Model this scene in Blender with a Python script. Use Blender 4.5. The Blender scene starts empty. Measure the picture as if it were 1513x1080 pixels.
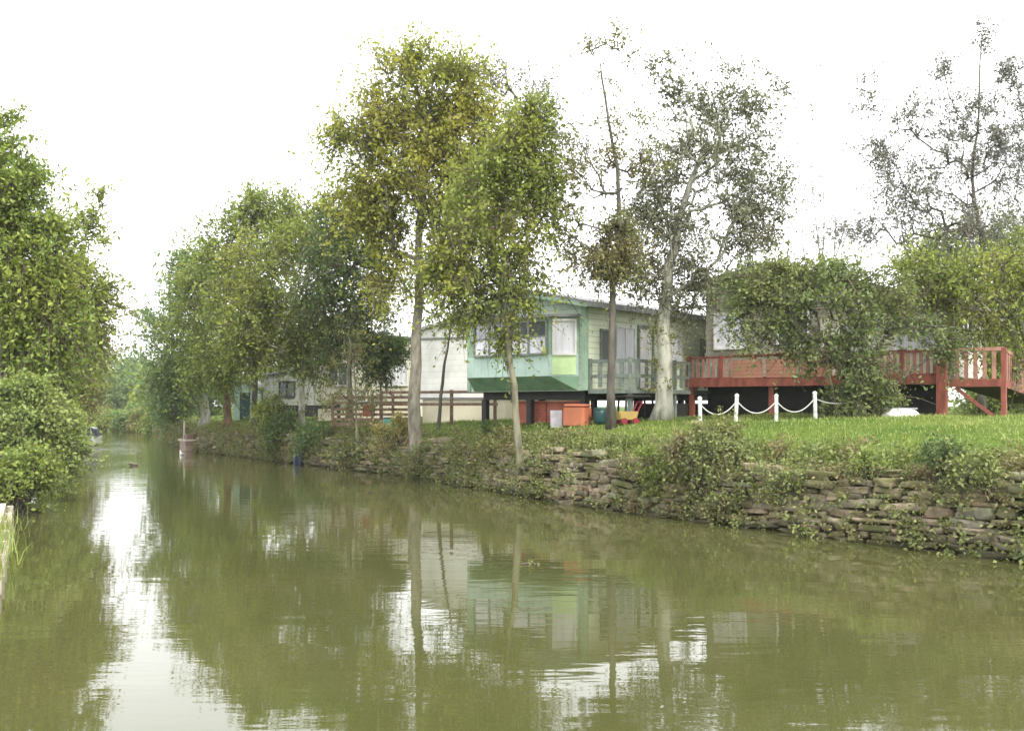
import bpy, math, random
import numpy as np
R = math.radians
rng = np.random.default_rng(7)
random.seed(7)
S = bpy.context.scene
COL = S.collection

# ------------------------------------------------------------------ camera
CAM_H = 2.3
F = 1471.0; CX = 756.5; CY = 600.0           # focal length, centre and horizon in photograph pixels
cam = bpy.data.cameras.new("camera"); cam.lens = 35.0; cam.sensor_width = 36.0
cam.shift_y = (CY-540.0)/1513.0; cam.clip_start = 0.1; cam.clip_end = 5000
co = bpy.data.objects.new("camera", cam); COL.objects.link(co)
co.location = (0, 0, CAM_H); co.rotation_euler = (R(90), 0, 0)
S.camera = co

# ------------------------------------------------------------------ light: bright overcast
SUN_EL, SUN_AZ = R(48), R(150)                # azimuth from +Y clockwise: behind the camera, to the right
w = bpy.data.worlds.new("World"); S.world = w; w.use_nodes = True
nt = w.node_tree; nt.nodes.clear()
sky = nt.nodes.new("ShaderNodeTexSky"); sky.sky_type = 'NISHITA'; sky.sun_disc = False
sky.sun_elevation = SUN_EL; sky.sun_rotation = SUN_AZ; sky.air_density = 1.0; sky.dust_density = 3.0
hs = nt.nodes.new("ShaderNodeHueSaturation"); hs.inputs['Saturation'].default_value = 0.25
mx = nt.nodes.new("ShaderNodeMixRGB"); mx.inputs[0].default_value = 0.80
mx.inputs[2].default_value = (10.0, 10.1, 10.35, 1)       # the cloud cover
bg = nt.nodes.new("ShaderNodeBackground"); bg.inputs[1].default_value = 0.11
wo = nt.nodes.new("ShaderNodeOutputWorld")
nt.links.new(sky.outputs[0], hs.inputs['Color']); nt.links.new(hs.outputs[0], mx.inputs[1])
nt.links.new(mx.outputs[0], bg.inputs[0]); nt.links.new(bg.outputs[0], wo.inputs[0])
sl = bpy.data.lights.new("sun", 'SUN'); sl.energy = 1.4; sl.angle = R(14); sl.color = (1.0, .96, .88)
so = bpy.data.objects.new("sun", sl); COL.objects.link(so)
so.rotation_euler = (R(90)-SUN_EL, 0, math.pi-SUN_AZ)
so.location = (20, -30, 60)
S.view_settings.view_transform = 'Standard'; S.view_settings.look = 'None'
S.view_settings.exposure = 1.7; S.view_settings.gamma = 1.0
S.cycles.max_bounces = 8; S.cycles.transparent_max_bounces = 8
S.cycles.use_denoising = True

# ------------------------------------------------------------------ helpers
def P(px, py, d):
    return np.array(((px-CX)/F*d, d, CAM_H-(py-CY)/F*d))

def tag(o, label=None, cat=None, group=None, kind=None):
    if label: o['label'] = label
    if cat: o['category'] = cat
    if group: o['group'] = group
    if kind: o['kind'] = kind
    return o

def empty(name, loc, rz=0.0, label=None, cat=None, group=None):
    o = bpy.data.objects.new(name, None); COL.objects.link(o)
    o.location = tuple(loc); o.rotation_euler = (0, 0, rz); o.empty_display_size = .3
    return tag(o, label, cat, group)

def np_mesh(name, V, faces_flat, n_per, mats, parent=None, loc=None, smooth=False, mi=None):
    """V (N,3); faces_flat index array of M*n_per"""
    me = bpy.data.meshes.new(name)
    V = np.ascontiguousarray(V, dtype=np.float32); faces_flat = np.ascontiguousarray(faces_flat, dtype=np.int32)
    M = len(faces_flat)//n_per
    me.vertices.add(len(V)); me.vertices.foreach_set('co', V.ravel())
    me.loops.add(len(faces_flat)); me.loops.foreach_set('vertex_index', faces_flat)
    me.polygons.add(M)
    me.polygons.foreach_set('loop_start', np.arange(0, M*n_per, n_per, dtype=np.int32))
    me.polygons.foreach_set('loop_total', np.full(M, n_per, dtype=np.int32))
    if smooth: me.polygons.foreach_set('use_smooth', np.ones(M, dtype=bool))
    if mi is not None: me.polygons.foreach_set('material_index', mi)
    me.update(calc_edges=True); me.validate()
    for m in (mats if isinstance(mats, (list, tuple)) else [mats]): me.materials.append(m)
    o = bpy.data.objects.new(name, me); COL.objects.link(o)
    if parent: o.parent = parent
    if loc is not None: o.location = tuple(loc)
    return o

class MB:
    def __init__(s): s.v = []; s.f = []
    def add(s, vs, fs):
        b = len(s.v); s.v += [tuple(map(float, p)) for p in vs]; s.f += [tuple(i+b for i in q) for q in fs]; return s
    def box(s, x0, x1, y0, y1, z0, z1):
        return s.add([(x0,y0,z0),(x1,y0,z0),(x1,y1,z0),(x0,y1,z0),(x0,y0,z1),(x1,y0,z1),(x1,y1,z1),(x0,y1,z1)],
              [(0,3,2,1),(4,5,6,7),(0,1,5,4),(1,2,6,5),(2,3,7,6),(3,0,4,7)])
    def bar(s, a, b, wd, hd):
        """box beam from a to b, width wd sideways, height hd up"""
        a = np.array(a, float); b = np.array(b, float); d = b-a; d /= np.linalg.norm(d)
        up = np.array((0,0,1.)) if abs(d[2]) < .95 else np.array((0,1.,0))
        r = np.cross(d, up); r /= np.linalg.norm(r); u = np.cross(r, d)
        vs = []
        for p in (a, b):
            for i, j in ((-1,-1),(1,-1),(1,1),(-1,1)): vs.append(p+r*wd/2*i+u*hd/2*j)
        return s.add(vs, [(0,1,2,3),(7,6,5,4),(0,4,5,1),(1,5,6,2),(2,6,7,3),(3,7,4,0)])
    def tube(s, pts, rad, n=8, cap=True):
        pts = [np.array(p, float) for p in pts]; m = len(pts); vs = []; fs = []
        if not hasattr(rad, '__len__'): rad = [rad]*m
        prev = None
        for i, p in enumerate(pts):
            d = pts[min(i+1, m-1)]-pts[max(i-1, 0)]; d = d/(np.linalg.norm(d)+1e-9)
            if prev is None:
                a = np.array((1.,0,0)) if abs(d[0]) < .8 else np.array((0,1.,0))
            else: a = prev
            u = a-d*np.dot(a, d); u /= np.linalg.norm(u)+1e-9; v = np.cross(d, u); prev = u
            for k in range(n):
                t = 2*math.pi*k/n; vs.append(p+rad[i]*(math.cos(t)*u+math.sin(t)*v))
        for i in range(m-1):
            for k in range(n):
                fs.append((i*n+k, i*n+(k+1) % n, (i+1)*n+(k+1) % n, (i+1)*n+k))
        if cap: fs.append(tuple(reversed(range(n)))); fs.append(tuple(range((m-1)*n, m*n)))
        return s.add(vs, fs)
    def prism(s, poly, z0, z1):
        """vertical prism on a counter-clockwise polygon of (x,y)"""
        n = len(poly); vs = [(x,y,z0) for x,y in poly]+[(x,y,z1) for x,y in poly]
        fs = [tuple(reversed(range(n))), tuple(range(n, 2*n))]+[(i, (i+1) % n, n+(i+1) % n, n+i) for i in range(n)]
        return s.add(vs, fs)
    def extrude(s, poly, axis, a, b):
        """polygon in the two other axes pushed along axis from a to b"""
        n = len(poly); vs = []
        for t in (a, b):
            for p, q in poly:
                vs.append({'x': (t,p,q), 'y': (p,t,q), 'z': (p,q,t)}[axis])
        return s.add(vs, [tuple(reversed(range(n))), tuple(range(n, 2*n))]+[(i, (i+1) % n, n+(i+1) % n, n+i) for i in range(n)])
    def build(s, name, mat, parent=None, loc=None, smooth=False, bevel=0.0):
        me = bpy.data.meshes.new(name); me.from_pydata(s.v, [], s.f); me.validate(); me.update()
        import bmesh
        bm = bmesh.new(); bm.from_mesh(me); bmesh.ops.recalc_face_normals(bm, faces=bm.faces)
        if bevel: bmesh.ops.bevel(bm, geom=bm.edges[:], offset=bevel, segments=2, affect='EDGES', clamp_overlap=True)
        bm.to_mesh(me); bm.free()
        me.materials.append(mat)
        if smooth: me.polygons.foreach_set('use_smooth', [True]*len(me.polygons))
        o = bpy.data.objects.new(name, me); COL.objects.link(o)
        if parent: o.parent = parent
        if loc is not None: o.location = tuple(loc)
        return o

# ------------------------------------------------------------------ materials
def mat(name):
    m = bpy.data.materials.new(name); m.use_nodes = True
    n = m.node_tree.nodes; return m, n, m.node_tree.links, n['Principled BSDF']

def simple(name, c, rough=.6, var=.25, scale=3.0, spec=.3, bump=0.0, stretch=(1,1,1), dirt=None):
    m, n, l, b = mat(name)
    tc = n.new('ShaderNodeTexCoord'); mp = n.new('ShaderNodeMapping'); mp.inputs['Scale'].default_value = stretch
    l.new(tc.outputs['Object'], mp.inputs[0])
    nz = n.new('ShaderNodeTexNoise'); nz.inputs['Scale'].default_value = scale; nz.inputs['Detail'].default_value = 6
    l.new(mp.outputs[0], nz.inputs['Vector'])
    cr = n.new('ShaderNodeValToRGB')
    lo = tuple(x*(1-var) for x in c); hi = tuple(min(1, x*(1+var*.6)) for x in c)
    if dirt: lo = dirt
    cr.color_ramp.elements[0].position = .3; cr.color_ramp.elements[1].position = .62
    cr.color_ramp.elements[0].color = (*lo, 1); cr.color_ramp.elements[1].color = (*hi, 1)
    l.new(nz.outputs['Fac'], cr.inputs[0]); l.new(cr.outputs[0], b.inputs['Base Color'])
    b.inputs['Roughness'].default_value = rough; b.inputs['Specular IOR Level'].default_value = spec
    if bump:
        bp = n.new('ShaderNodeBump'); bp.inputs['Strength'].default_value = bump; bp.inputs['Distance'].default_value = .03
        l.new(nz.outputs['Fac'], bp.inputs['Height']); l.new(bp.outputs[0], b.inputs['Normal'])
    return m

def boards(name, c, pitch=.15, horiz=True, rough=.6, groove=.45, var=.12):
    """painted cladding with board joints"""
    m, n, l, b = mat(name)
    tc = n.new('ShaderNodeTexCoord'); sx = n.new('ShaderNodeSeparateXYZ'); l.new(tc.outputs['Object'], sx.inputs[0])
    if horiz: src = sx.outputs['Z']
    else:
        ad = n.new('ShaderNodeMath'); ad.operation = 'ADD'; l.new(sx.outputs['X'], ad.inputs[0]); l.new(sx.outputs['Y'], ad.inputs[1]); src = ad.outputs[0]
    dv = n.new('ShaderNodeMath'); dv.operation = 'DIVIDE'; dv.inputs[1].default_value = pitch; l.new(src, dv.inputs[0])
    fr = n.new('ShaderNodeMath'); fr.operation = 'FRACT'; l.new(dv.outputs[0], fr.inputs[0])
    cr = n.new('ShaderNodeValToRGB'); e = cr.color_ramp.elements
    e[0].position = 0; e[0].color = (groove, groove, groove, 1); e[1].position = .14; e[1].color = (1,1,1,1)
    l.new(fr.outputs[0], cr.inputs[0])
    nz = n.new('ShaderNodeTexNoise'); nz.inputs['Scale'].default_value = 1.6; nz.inputs['Detail'].default_value = 8; l.new(tc.outputs['Object'], nz.inputs['Vector'])
    c2 = n.new('ShaderNodeValToRGB'); f = c2.color_ramp.elements
    f[0].position = .3; f[1].position = .65
    f[0].color = (*[x*(1-var*1.6) for x in c], 1); f[1].color = (*[min(1, x*(1+var*.4)) for x in c], 1); l.new(nz.outputs['Fac'], c2.inputs[0])
    mm = n.new('ShaderNodeMixRGB'); mm.blend_type = 'MULTIPLY'; mm.inputs[0].default_value = 1
    l.new(c2.outputs[0], mm.inputs[1]); l.new(cr.outputs[0], mm.inputs[2]); l.new(mm.outputs[0], b.inputs['Base Color'])
    bp = n.new('ShaderNodeBump'); bp.inputs['Strength'].default_value = .5; bp.inputs['Distance'].default_value = .02
    l.new(cr.outputs[0], bp.inputs['Height']); l.new(bp.outputs[0], b.inputs['Normal'])
    b.inputs['Roughness'].default_value = rough; b.inputs['Specular IOR Level'].default_value = .3
    return m

def leaf_mat(name, c1, c2, c3=None, trans=.35, tint=.5, patch=.5, gain=1.95):
    fix = lambda c: (c[0]*gain*1.04, c[1]*gain*.95, c[2]*gain+.016)
    c1, c2 = fix(c1), fix(c2); c3 = c3 and fix(c3)
    """leaves: random shade per leaf, larger patches of a second (autumn) tint"""
    m, n, l, b = mat(name)
    ge = n.new('ShaderNodeNewGeometry')
    cr = n.new('ShaderNodeValToRGB'); e = cr.color_ramp.elements
    e[0].color = (*c1, 1); e[1].color = (*c2, 1); l.new(ge.outputs['Random Per Island'], cr.inputs[0])
    col = cr.outputs[0]
    if c3:
        tc = n.new('ShaderNodeTexCoord')
        nz = n.new('ShaderNodeTexNoise'); nz.inputs['Scale'].default_value = patch; nz.inputs['Detail'].default_value = 3; l.new(tc.outputs['Object'], nz.inputs['Vector'])
        r2 = n.new('ShaderNodeValToRGB'); r2.color_ramp.elements[0].position = .48; r2.color_ramp.elements[1].position = .66
        r2.color_ramp.elements[1].color = (tint, tint, tint, 1)
        l.new(nz.outputs['Fac'], r2.inputs[0])
        mm = n.new('ShaderNodeMixRGB'); mm.inputs[2].default_value = (*c3, 1); l.new(r2.outputs[0], mm.inputs[0]); l.new(col, mm.inputs[1]); col = mm.outputs[0]
    l.new(col, b.inputs['Base Color']); b.inputs['Roughness'].default_value = .55; b.inputs['Specular IOR Level'].default_value = .25
    tr = n.new('ShaderNodeBsdfTranslucent')
    g = n.new('ShaderNodeMixRGB'); g.blend_type = 'MULTIPLY'; g.inputs[0].default_value = 1; g.inputs[2].default_value = (1.15, 1.2, .6, 1)
    l.new(col, g.inputs[1]); l.new(g.outputs[0], tr.inputs['Color'])
    ms = n.new('ShaderNodeMixShader'); ms.inputs[0].default_value = trans
    l.new(b.outputs[0], ms.inputs[1]); l.new(tr.outputs[0], ms.inputs[2])
    l.new(ms.outputs[0], n['Material Output'].inputs['Surface'])
    return m

def bark_mat(name, c, c2, scale=6):
    return simple(name, c, rough=.9, var=.4, scale=scale, spec=.1, bump=.6, stretch=(1,1,.3), dirt=c2)

L_YEL = leaf_mat('leaf_yellow_green', (.085,.112,.014), (.155,.175,.024), (.175,.17,.026), trans=.44, tint=.7)
L_ALD = leaf_mat('leaf_alder_green', (.062,.095,.013), (.125,.155,.022), (.15,.155,.02), tint=.5)
L_MID = leaf_mat('leaf_mid_green', (.055,.09,.014), (.115,.15,.026), (.14,.16,.022), tint=.4)
L_LEFT = leaf_mat('leaf_left_green', (.06,.10,.013), (.125,.165,.022), (.17,.19,.028), tint=.55)
L_BLUE = leaf_mat('leaf_blue_green', (.038,.072,.020), (.075,.118,.032), (.10,.13,.03), tint=.4)  # blue of the distance haze put into the far trees' leaf colour
L_DARK = leaf_mat('leaf_dark_green', (.024,.05,.010), (.06,.09,.018), (.09,.11,.02), tint=.4)
L_HAW = leaf_mat('leaf_hawthorn', (.045,.070,.018), (.095,.128,.034), (.115,.125,.034), tint=.5, patch=.8)
L_OLIVE = leaf_mat('leaf_olive', (.06,.075,.018), (.11,.12,.03), (.11,.085,.03), trans=.35, tint=.6)
L_GREY = leaf_mat('leaf_grey_brown', (.055,.066,.036), (.115,.132,.07), (.08,.09,.03), trans=.22, tint=.5)
L_SIL = leaf_mat('leaf_sparse_grey', (.06,.066,.052), (.12,.130,.10), (.07,.08,.04), trans=.2, tint=.4)
L_BRIGHT = leaf_mat('leaf_bright_green', (.078,.118,.026), (.14,.18,.048), (.165,.18,.048), trans=.4, tint=.5)
L_WEED = leaf_mat('leaf_weeds', (.045,.065,.016), (.115,.14,.035), (.095,.072,.035), trans=.3, tint=.8, patch=1.3)
L_GRASS = leaf_mat('blade_grass', (.068,.105,.018), (.12,.155,.03), (.14,.145,.03), trans=.3, tint=.5)
L_STRAW = leaf_mat('leaf_straw', (.09,.095,.025), (.16,.15,.04), (.15,.08,.02), trans=.3, tint=.5)
B_GREY = bark_mat('bark_grey', (.20,.185,.145), (.085,.08,.06))
B_PALE = bark_mat('bark_pale', (.36,.35,.29), (.17,.17,.13))
B_DARK = bark_mat('bark_dark', (.10,.09,.075), (.05,.045,.035))
B_OLIVE = bark_mat('bark_olive', (.17,.16,.11), (.08,.075,.05))
B_BROWN = bark_mat('bark_brown', (.17,.11,.07), (.07,.05,.035))

TWIG = bark_mat('bark_twig', (.10,.085,.055), (.05,.045,.03))
GREEN_W = boards('green_cladding', (.46,.56,.45), .16, True)
TEAL_W = boards('teal_green_panel', (.43,.56,.49), .30, False, groove=.8)
PALE_G = boards('pale_green_cladding', (.66,.71,.53), .17, True)
UNDER_G = simple('dark_green_soffit', (.19,.31,.20), var=.2)
TRIM_G = simple('green_trim', (.27,.38,.28), var=.2)
LIME = simple('lime_panel', (.52,.68,.36), var=.12)
WHITE = simple('white_paint', (.64,.63,.60), var=.12, rough=.45)
WHITE_W = boards('white_cladding', (.86,.845,.80), .22, True, groove=.8)
CREAM = simple('cream_render', (.66,.60,.46), var=.12, scale=1.2)
CREAM_W = boards('cream_cladding', (.60,.575,.46), .2, True, groove=.7)
GREYR = simple('grey_roof', (.22,.22,.22), var=.25)
DARKR = simple('dark_brown_roof', (.10,.085,.07), var=.3)
RED_T = simple('red_stained_timber', (.21,.062,.042), var=.35, scale=8, stretch=(1,1,.3))
ORANGE_P = boards('orange_timber_panel', (.36,.17,.11), .11, True, groove=.6)
BRICK_R = boards('red_timber_panel', (.38,.11,.07), .1, True, groove=.55, var=.3)
TAUPE_W = boards('taupe_cladding', (.32,.30,.235), .16, True)
BROWN_T = simple('brown_timber', (.16,.10,.07), var=.4, scale=7)
GREY_T = simple('grey_green_timber', (.16,.19,.16), var=.3, scale=7)
PINKW = simple('pale_pink_timber', (.33,.17,.125), var=.3)
DARK = simple('dark_void_paint', (.025,.024,.022), var=.3)  # dark paint; also serves as painted shade below the decks
ORANGE = simple('orange_plastic', (.40,.13,.065), rough=.4, var=.1)
YEL = simple('yellow_plastic', (.32,.23,.07), rough=.4, var=.15)
REDP = simple('maroon_plastic', (.20,.02,.03), rough=.4, var=.15)
TEALP = simple('teal_plastic', (.015,.05,.05), rough=.4, var=.15)
NAVY = simple('navy_plastic', (.015,.02,.05), rough=.35, var=.2)
POSTW = simple('weathered_white_post', (.52,.52,.47), var=.4, scale=6)
CURT2 = simple('greyed_white_board', (.42,.40,.42), var=.3, scale=4)
ROPE = simple('white_rope', (.42,.42,.38), rough=.8, var=.1)
SHED_T = boards('pale_turquoise_boards', (.36,.47,.40), .14, False)
GREY_W = boards('grey_cladding', (.28,.29,.26), .16, True)
CURT_SKY = simple('lace_curtain', (.62,.62,.66), var=.15, scale=9, stretch=(1,1,.1))  # net curtain; on the bay chamfer it paints the reflected sky
TIMB = simple('weathered_pale_timber', (.40,.35,.29), rough=.85, var=.35, scale=5, stretch=(1,.15,1), bump=.5)
FEATHER_W = simple('white_feather', (.80,.80,.77), var=.05)
FEATHER_D = simple('dark_feather', (.10,.08,.06), var=.3)

def glass_mat():
    m, n, l, b = mat('window_glass')
    b.inputs['Base Color'].default_value = (.08,.09,.10,1); b.inputs['Roughness'].default_value = .04; b.inputs['Specular IOR Level'].default_value = .8
    b.inputs['IOR'].default_value = 1.6; b.inputs['Coat Weight'].default_value = .6
    return m
GLASS = glass_mat()

# ------------------------------------------------------------------ terrain
RB = np.array([(26,-12),(13,6.8),(7.5,14.6),(4.3,19.0),(1.3,23.2),(-2.5,31),(-8.4,39.5),(-16,50.5),(-21.5,62),(-25.8,75),(-31,86),(-44,97),(-80,112)], float)
LB = np.array([(-.2,-12),(-1.6,-3),(-4.5,7.0),(-6.35,12),(-10.1,20),(-15.4,34),(-20.8,48),(-26.0,62),(-31.5,76),(-38,83),(-50,90),(-85,100)], float)
def sdist(PL, x, y, side):
    best = np.full(x.shape, 1e9); sg = np.zeros(x.shape)
    for i in range(len(PL)-1):
        a, b = PL[i], PL[i+1]; t = b-a; L = np.hypot(*t); t = t/L
        u = (x-a[0])*t[0]+(y-a[1])*t[1]
        uc = np.clip(u, 0 if i else -1e9, L if i < len(PL)-2 else 1e9)
        dx = x-(a[0]+uc*t[0]); dy = y-(a[1]+uc*t[1]); dd = np.hypot(dx, dy)
        s = ((x-a[0])*t[1]-(y-a[1])*t[0])*side
        k = dd < best; best = np.where(k, dd, best); sg = np.where(k, np.sign(s), sg)
    return best*sg
def wob(x, y):
    return .05*np.sin(x*.9+1.3*np.sin(y*.5))+.04*np.sin(y*1.3+x*.4)+.03*np.sin(2.3*x-1.7*y)
def gz(x, y):
    x = np.asarray(x, float); y = np.asarray(y, float)
    sr = sdist(RB, x, y, 1); sl_ = sdist(LB, x, y, -1)
    zr = np.interp(sr, [-9,0,.22,.55,1.0,2.2,4,7,15,60], [-1.5,-.7,-.2,.95,1.36,1.68,1.93,2.02,2.06,2.1])
    sc = np.interp(y, [27,42], [1,.88]); zr = np.where(zr > 0, zr*sc, zr)
    zl = np.interp(sl_, [-9,-.2,.3,1.5,5,30], [-1.5,-.7,.28,.7,1.1,1.5])
    z = np.maximum(zr, zl)
    return z+np.where(z > .2, wob(x, y)*np.clip((np.maximum(sr, sl_)-.3)/2, 0.15, 1)*.6, 0)
def gz1(x, y): return float(gz(np.array([x]), np.array([y]))[0])

def ground_mat():
    m, n, l, b = mat('ground_turf_and_earth')
    tc = n.new('ShaderNodeTexCoord'); ge = n.new('ShaderNodeNewGeometry')
    n1 = n.new('ShaderNodeTexNoise'); n1.inputs['Scale'].default_value = .45; n1.inputs['Detail'].default_value = 5
    n2 = n.new('ShaderNodeTexNoise'); n2.inputs['Scale'].default_value = 9; n2.inputs['Detail'].default_value = 8
    for q in (n1, n2): l.new(tc.outputs['Object'], q.inputs['Vector'])
    c1 = n.new('ShaderNodeValToRGB'); e = c1.color_ramp.elements
    e[0].position = .35; e[0].color = (.055,.098,.018,1); e[1].position = .68; e[1].color = (.105,.14,.03,1)
    l.new(n1.outputs['Fac'], c1.inputs[0])
    c2 = n.new('ShaderNodeValToRGB'); e = c2.color_ramp.elements
    e[0].position = .25; e[0].color = (.45,.45,.4,1); e[1].position = .7; e[1].color = (1.15,1.15,1.1,1)
    l.new(n2.outputs['Fac'], c2.inputs[0])
    mm = n.new('ShaderNodeMixRGB'); mm.blend_type = 'MULTIPLY'; mm.inputs[0].default_value = 1; l.new(c1.outputs[0], mm.inputs[1]); l.new(c2.outputs[0], mm.inputs[2])
    sx = n.new('ShaderNodeSeparateXYZ'); l.new(ge.outputs['Normal'], sx.inputs[0])
    mr = n.new('ShaderNodeMapRange'); mr.inputs[1].default_value = .70; mr.inputs[2].default_value = .9; l.new(sx.outputs['Z'], mr.inputs[0])
    m2 = n.new('ShaderNodeMixRGB'); m2.inputs[1].default_value = (.075,.06,.04,1); l.new(mr.outputs[0], m2.inputs[0]); l.new(mm.outputs[0], m2.inputs[2])
    l.new(m2.outputs[0], b.inputs['Base Color']); b.inputs['Roughness'].default_value = .95; b.inputs['Specular IOR Level'].default_value = .05
    bp = n.new('ShaderNodeBump'); bp.inputs['Strength'].default_value = .7; bp.inputs['Distance'].default_value = .06
    l.new(n2.outputs['Fac'], bp.inputs['Height']); l.new(bp.outputs[0], b.inputs['Normal'])
    return m
def axis(lo, hi, step, far):
    a = np.arange(lo, hi+1e-6, step)
    k = np.array([3,10,25,60,150,400,900,far], float)
    return np.concatenate([lo-k[::-1], a, hi+k])
gx = axis(-70, 45, .5, 1500); gy = axis(-14, 125, .5, 1500)
XX, YY = np.meshgrid(gx, gy); ZZ = gz(XX, YY)
ny, nx = XX.shape
idx = np.arange(nx*ny).reshape(ny, nx)
q = np.stack([idx[:-1,:-1], idx[:-1,1:], idx[1:,1:], idx[1:,:-1]], -1).reshape(-1)
tag(np_mesh('ground', np.stack([XX, YY, ZZ], -1).reshape(-1, 3), q, 4, ground_mat(), smooth=True), kind='structure')

# ------------------------------------------------------------------ water
def water_mat():
    m, n, l, b = mat('murky_canal_water')
    tc = n.new('ShaderNodeTexCoord')
    def noise(sc, stretch, det=3, rot=0):
        mp = n.new('ShaderNodeMapping'); mp.inputs['Scale'].default_value = stretch; mp.inputs['Rotation'].default_value = (0,0,rot); l.new(tc.outputs['Object'], mp.inputs[0])
        z = n.new('ShaderNodeTexNoise'); z.inputs['Scale'].default_value = sc; z.inputs['Detail'].default_value = det; z.inputs['Roughness'].default_value = .5
        l.new(mp.outputs[0], z.inputs['Vector']); return z.outputs['Fac']
    a = noise(1.0, (.55,2.2,1), 2, R(8)); c = noise(5.0, (.5,1.6,1), 2, R(-6)); d = noise(.12, (1,1,1), 2)
    # ripples come in patches (a light breath of wind), calmer elsewhere
    mr = n.new('ShaderNodeMapRange'); mr.inputs[1].default_value = .38; mr.inputs[2].default_value = .68; mr.inputs[3].default_value = .25; mr.inputs[4].default_value = 1.0
    l.new(d, mr.inputs[0])
    s1 = n.new('ShaderNodeMath'); s1.operation = 'MULTIPLY'; s1.inputs[1].default_value = .25; l.new(c, s1.inputs[0])
    ad = n.new('ShaderNodeMath'); ad.operation = 'ADD'; l.new(a, ad.inputs[0]); l.new(s1.outputs[0], ad.inputs[1])
    ml = n.new('ShaderNodeMath'); ml.operation = 'MULTIPLY'; l.new(ad.outputs[0], ml.inputs[0]); l.new(mr.outputs[0], ml.inputs[1])
    # the reach towards the bend lies open to the breeze: stronger ripples there
    sy = n.new('ShaderNodeSeparateXYZ'); l.new(tc.outputs['Object'], sy.inputs[0])
    br = n.new('ShaderNodeMapRange'); br.inputs[1].default_value = 26; br.inputs[2].default_value = 60; br.inputs[3].default_value = 1.0; br.inputs[4].default_value = 4.5
    l.new(sy.outputs['Y'], br.inputs[0])
    m5 = n.new('ShaderNodeMath'); m5.operation = 'MULTIPLY'; l.new(ml.outputs[0], m5.inputs[0]); l.new(br.outputs[0], m5.inputs[1]); ml = m5
    bp = n.new('ShaderNodeBump'); bp.inputs['Strength'].default_value = .35; bp.inputs['Distance'].default_value = .018
    l.new(ml.outputs[0], bp.inputs['Height']); l.new(bp.outputs[0], b.inputs['Normal'])
    cl = noise(.3, (1,1,1), 3)
    cr = n.new('ShaderNodeValToRGB'); e = cr.color_ramp.elements
    e[0].position = .35; e[0].color = (.047,.051,.0165,1); e[1].position = .7; e[1].color = (.061,.060,.022,1); l.new(cl, cr.inputs[0])
    l.new(cr.outputs[0], b.inputs['Base Color']); b.inputs['Roughness'].default_value = .02; b.inputs['IOR'].default_value = 1.333
    return m
gx2 = axis(-60, 30, 3, 1500); gy2 = axis(-14, 120, 3, 1500)
wv = [(-900,-900,0),(900,-900,0),(900,900,0),(-900,900,0)]
o = MB().add(wv, [(0,1,2,3)]).build('water', water_mat()); tag(o, kind='structure')

# ------------------------------------------------------------------ foliage makers
def unit(n, up=0.0):
    v = rng.normal(size=(n,3)); v[:,2] += up; return v/np.linalg.norm(v, axis=1, keepdims=True)
def leaves(C, size, droop=.15, aspect=.55, var=.35):
    """C (N,3) leaf positions -> V, flat quad indices (pointed rhombic leaves)"""
    N = len(C); a = unit(N); a[:,2] -= droop; a /= np.linalg.norm(a, axis=1, keepdims=True)
    nn = unit(N, .5); b = np.cross(a, nn); b /= np.linalg.norm(b, axis=1, keepdims=True)+1e-9
    nrm = np.cross(b, a)
    s = size*np.exp(rng.normal(0, var, N).clip(-1,.5))[:,None]
    mid = C+a*s*.45+nrm*s*.06
    V = np.stack([C, mid+b*s*aspect*.5, C+a*s, mid-b*s*aspect*.5], 1).reshape(-1,3)
    return V, np.arange(4*N, dtype=np.int32)
def clump_points(centres, rad, n, flat=.75):
    k = len(centres); out = []
    rad = np.broadcast_to(rad, (k,)); n = np.broadcast_to(n, (k,))
    for c, r, m in zip(centres, rad, n):
        m = int(m*rng.uniform(.6,1.4))+1
        p = rng.normal(0, .48, (m,3))*r; p[:,2] *= flat
        out.append(c+p)
    return np.concatenate(out)

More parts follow.
